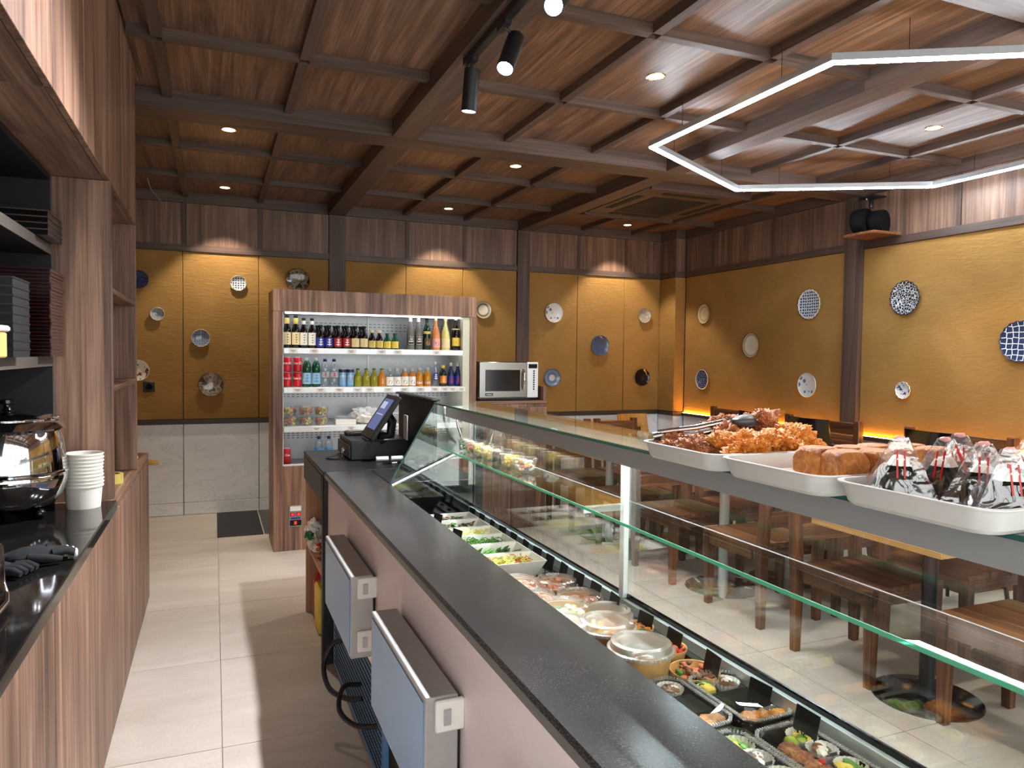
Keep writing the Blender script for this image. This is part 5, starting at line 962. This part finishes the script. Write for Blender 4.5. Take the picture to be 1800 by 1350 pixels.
def shell_chair(label, loc, rz, mat, legmat, group, zt=.96):
    t = thing('shell_chair', label, 'chair', loc, rz, group)
    def sheet(rows, mat_, nm, th=.012):
        m = MB(); v = []; nr, nc = len(rows), len(rows[0])
        for off in (0, th):
            for r_ in rows: v += [(x, y + off * (1 if nm == 'backrest' else 0), z + (off if nm != 'backrest' else 0)) for x, y, z in r_]
        f = []; k = nr * nc
        for i in range(nr - 1):
            for j in range(nc - 1): a = i * nc + j; f += [(a, a + 1, a + nc + 1, a + nc), (k + a, k + a + nc, k + a + nc + 1, k + a + 1)]
        bd = [j for j in range(nc)] + [i * nc + nc - 1 for i in range(1, nr)] + [(nr - 1) * nc + j for j in range(nc - 2, -1, -1)] + [i * nc for i in range(nr - 2, 0, -1)]
        f += [(a, b, k + b, k + a) for a, b in zip(bd, bd[1:] + bd[:1])]; m.add(v, f); return m.build(nm, mat_, t, smooth=40)
    sheet([[(-.20 + .1 * j, .19 + .10 * (i / 6) - .035 * abs(j - 2) ** 1.5 / 2.8, .55 + (zt - .55) * i / 6) for j in range(5)] for i in range(7)], mat, 'backrest'); sheet([[(-.21 + .105 * j, -.22 + .41 * i / 4, .45 + .012 * (abs(j - 2) / 2) ** 2 + (.04 if i == 4 else 0)) for j in range(5)] for i in range(5)], mat, 'seat')
    bx('back_bracket', -.03, .03, .185, .20, .47, .62, legmat, t)
    for sx in (-1, 1):
        for sy in (-1, 1): MB().tube([(sx * .21, sy * .2, 0), (sx * .17, sy * .15, .45)], [.012, .017], 8).build('leg', legmat, t, smooth=60)
    return t
s0 = shell_chair('black shell chair facing the banquette, behind the fried chicken', (4.42, 4.82, 0), R(90), 'black_gloss', 'black_metal', 'black shell chairs', 1.16)
again(s0, (4.42, 4.24, 0), R(90), 'black shell chair left of the dark wall post'); again(s0, (4.42, 3.20, 0), R(90), 'black shell chair behind the rice triangles')
y0_ = shell_chair('yellow plywood shell chair in the far corner by the white pillar base', (4.6, 7.2, 0), 0, 'ply', 'ply', None, .93)
shell_chair('yellow plywood chair seen through the glass beside the console', (4.15, 6.55, 0), R(180), 'ply', 'ply', None, .80)
def banquette(label, y0, y1):
    cy = (y0 + y1) / 2; h = (y1 - y0) / 2; t = thing('banquette', label, 'bench', (5.0, cy, 0), 0, 'wooden high-backed benches along the right wall')
    for k in range(3): bx('back_board', .145, .17, -h + .03, h - .03, .74 + .105 * k, .74 + .105 * k + .10, 'acacia_y', t, .004)
    for s in (-1, 1): bx('end_post', .13, .19, s * h - .03, s * h + .03, 0, 1.07, 'acacia_z', t, .004)
    bx('seat', -.28, .20, -h, h, .40, .46, 'acacia_y', t, .006); bx('plinth', -.25, .12, -h + .02, h - .02, 0, .399, 'acacia_y', t)
banquette('wooden bench with three-board back left of the dark wall post', 4.68, 5.50); banquette('wooden bench with three-board back at the right edge, behind the rice triangles', 3.36, 4.18); banquette('wooden bench with three-board back nearest the corner', 5.85, 6.65)
t = thing('wall_led_strip', 'warm yellow light strip glowing at the foot of the ochre right wall', 'light strip', (5.30, 5.0, .9305)); emit('led_warm', '#ffae3a', 70)
bx('channel', -.004, .012, -2.1, 2.42, 0, .003, 'grey_metal', t); bx('diffuser', -.003, .011, -2.1, -.20, .0032, .008, 'led_warm', t); bx('diffuser', -.003, .011, .0, 2.42, .0032, .008, 'led_warm', t)
# ================================================================ CEILING FITTINGS
emit('downlight_lamp', '#ffd9a0', 9); mm('downlight_ring', '#cdb98f', .25, .8)
dl = None
DLP = [(.10, 5.5, 'left one before the cross beam over the aisle'), (.10, 7.42, 'left one close to the back wall'), (2.285, 5.56, 'middle one beyond the cross beam'), (2.30, 7.45, 'middle one close to the back wall'), (2.26, 3.48, 'large one left of the hexagonal light'), (4.487, 7.45, 'right one close to the back wall'), (4.44, 3.49, 'right one inside the hexagonal light'), (2.26, 1.4, 'unseen one added for light above the near end of the display'), (4.44, 1.4, 'unseen one added for light nearest the shopfront on the right')]  # last two fittings are out of view, added for their light
for x, y, lb in DLP:
    lb = 'round recessed warm ceiling downlight, ' + lb
    if dl is None:
        dl = thing('downlight', lb, 'downlight', (x, y, ZC), 0, 'recessed ceiling downlights')
        MB().lathe([(.044, -.002), (.055, -.004), (.056, -.0005), (.044, -.0005), (.044, -.002)], 28).build('ring', 'downlight_ring', dl, smooth=40); MB().lathe([(0, -.0012), (.0435, -.0012), (.0435, -.0004), (0, -.0004)], 28).build('lens', 'downlight_lamp', dl)
    else: again(dl, (x, y, ZC), 0, lb)
    light('downlight_beam', 'SPOT', (x, y, ZC - .015), K_SPOT, (1, .87, .70), .03, spot_size=R(88), spot_blend=.35)
# track with three spots
t = thing('track_light', 'black ceiling track carrying three cylindrical spotlights', 'track light', (1.14, 2.7, 3.04))
bx('track', -.018, .018, -1.2, .72, -.036, -.0005, 'black_metal', t, .002); emit('spot_face', '#fbfbff', 40)
def spot(y, axis, L, r, label, energy, base_z=-.10, x=0., cone=95):
    ax = Vector(axis).normalized(); q = Vector((0, 0, -1)).rotation_difference(ax).to_matrix().to_4x4(); o = Vector((x, y, base_z))
    bx('adaptor', -.014, .014, y - .05, y + .05, -.055, -.0365, 'black_metal', t); MB().tube([(0, y, -.05), (x, y, base_z + .02)], .006, 8).build('stem', 'black_metal', t, smooth=60)
    m = MB(); m.lathe([(0, .025), (r, .02), (r, -L), (r * .9, -L), (r * .88, -L + .012), (0, -L + .014)], 28); m.xf(0, Matrix.Translation(o) @ q.inverted().inverted()); h = m.build('spot_head', 'black_metal', t, smooth=40)
    m = MB(); m.lathe([(0, -L + .004), (r * .86, -L + .004), (r * .86, -L + .010), (0, -L + .010)], 28); m.xf(0, Matrix.Translation(o) @ q); m.build('lens', 'spot_face', h)
    p = Vector((1.14, 2.7, 3.04)) + o + ax * (L + .012); light('track_beam', 'SPOT', p, energy, (.96, .97, 1), .03, aim=p + ax, spot_size=R(cone), spot_blend=.5)
spot(.635, (-.04, .12, -1), .175, .037, '', K_TRACK); spot(.22, (-.42, -.40, -.9), .18, .037, '', K_TRACK * 1.1, x=.05, cone=115); spot(-.15, (-.42, -.55, -.5), .13, .038, '', K_TRACK * 1.2, x=.08, base_z=-.08, cone=120)
# hexagonal pendant
HX, HY, HZ, S = 3.815, 3.245, 2.92, 1.45
t = thing('hexagonal_pendant_light', 'large hexagonal white light profile hanging under the ceiling', 'pendant light', (HX, HY, HZ)); emit('hex_led', '#eaf4ff', K_HEX)
C6 = [(S * math.cos(R(30 + 60 * k)), S * math.sin(R(30 + 60 * k))) for k in range(6)]
for k in range(6):
    a, b = Vector(C6[k]), Vector(C6[(k + 1) % 6]); d = (b - a).normalized(); n = Vector((-d.y, d.x)); w_ = .016; e = w_ * math.tan(R(30))
    P4 = [a + n * w_ + d * e, b + n * w_ - d * e, b - n * w_ + d * e, a - n * w_ - d * e]
    MB().prism([tuple(p) for p in P4], .0085, .042).build('profile', 'grey_metal', t); MB().prism([tuple(p) for p in P4], 0, .008).build('diffuser', 'hex_led', t)
    for s in (.22, .78):
        p = a.lerp(b, s); MB().tube([(p.x, p.y, .042), (p.x, p.y, .185 if not (abs(p.x + HX - 3.32) < .09 or abs(p.y + HY - 4.93) < .13 or abs(p.y + HY - 1.98) < .13) else .124)], .0015, 5).build('suspension_wire', 'black_metal', t)
# ceiling cassette
t = thing('air_conditioner', 'flat wood-toned ceiling air conditioner cassette with dark grille', 'air conditioner', (4.08, 6.12, 3.15))
bx('panel', -.53, .53, -.60, .60, -.06, -.0005, 'beam_y', t, .006); g_ = bx('grille', -.30, .30, -.30, .42, -.066, -.0605, 'black_matt', t, .003)
for k in range(14): bx('grille_bar', -.28, .28, -.28 + .05 * k, -.28 + .05 * k + .012, -.069, -.0662, 'black_metal', g_)
for x0, x1, y0, y1 in ((-.47, -.40, -.30, .30), (.40, .47, -.30, .30), (-.30, .30, -.49, -.42), (-.30, .30, .47, .54)): bx('air_slot', x0, x1, y0, y1, -.064, -.0605, 'niche_dark', t)
for x0, x1, y0, y1 in ((-.54, .54, -.64, -.605), (-.54, .54, .605, .64)): bx('frame_batten', x0, x1, y0, y1, -.075, -.0005, 'beam_x', t)
# speaker on its bracket
t = thing('speaker_shelf', 'small walnut shelf under the black speaker', 'shelf', (XR - .0125, 4.60, 2.645)); bx('board', -.33, -.02, -.17, .17, 0, .022, 'acacia_x', t, .002); 
t = thing('loudspeaker', 'black egg-shaped loudspeaker standing on the small wall shelf', 'speaker', (XR - .19, 4.60, 2.6675))
for dx, dy, w_, h_, nm_ in ((-.03, .07, .150, .108, 'front_drum'), (.05, -.03, .125, .097, 'rear_drum')):
    m = MB(); m.lathe([(0, -.06), (.7, -.06), (.93, -.045), (1, -.015), (1, .045), (.96, .06), (0, .065)], 36); m.xf(0, Matrix.Translation((dx, dy, h_ + .001)) @ Matrix.Rotation(R(22), 4, 'Z') @ Matrix.Rotation(R(90), 4, 'X') @ Matrix.Diagonal((w_, h_, 1, 1))); m.build(nm_, 'speaker_cloth', t, smooth=50)
MB().tube([(0, 0, .22), (0, 0, .265), (.02, .02, .30)], .018, 10).build('neck', 'black_metal', t, smooth=60); MB().tube([(-.02, .03, .30), (.02, .06, .31), (.04, .02, .29), (.0, .0, .27)], .008, 8).build('hook', 'steel', t, smooth=60); bx('ceiling_plate', -.06, .08, -.08, .08, .30, .312, 'black_metal', t)
MB().tube([(-.03, .06, .305), (-.06, .12, .28), (-.04, .14, .18), (.02, .13, .08), (.06, .10, .005)], .003, 6).build('speaker_cable', 'black_matt', t, smooth=60)
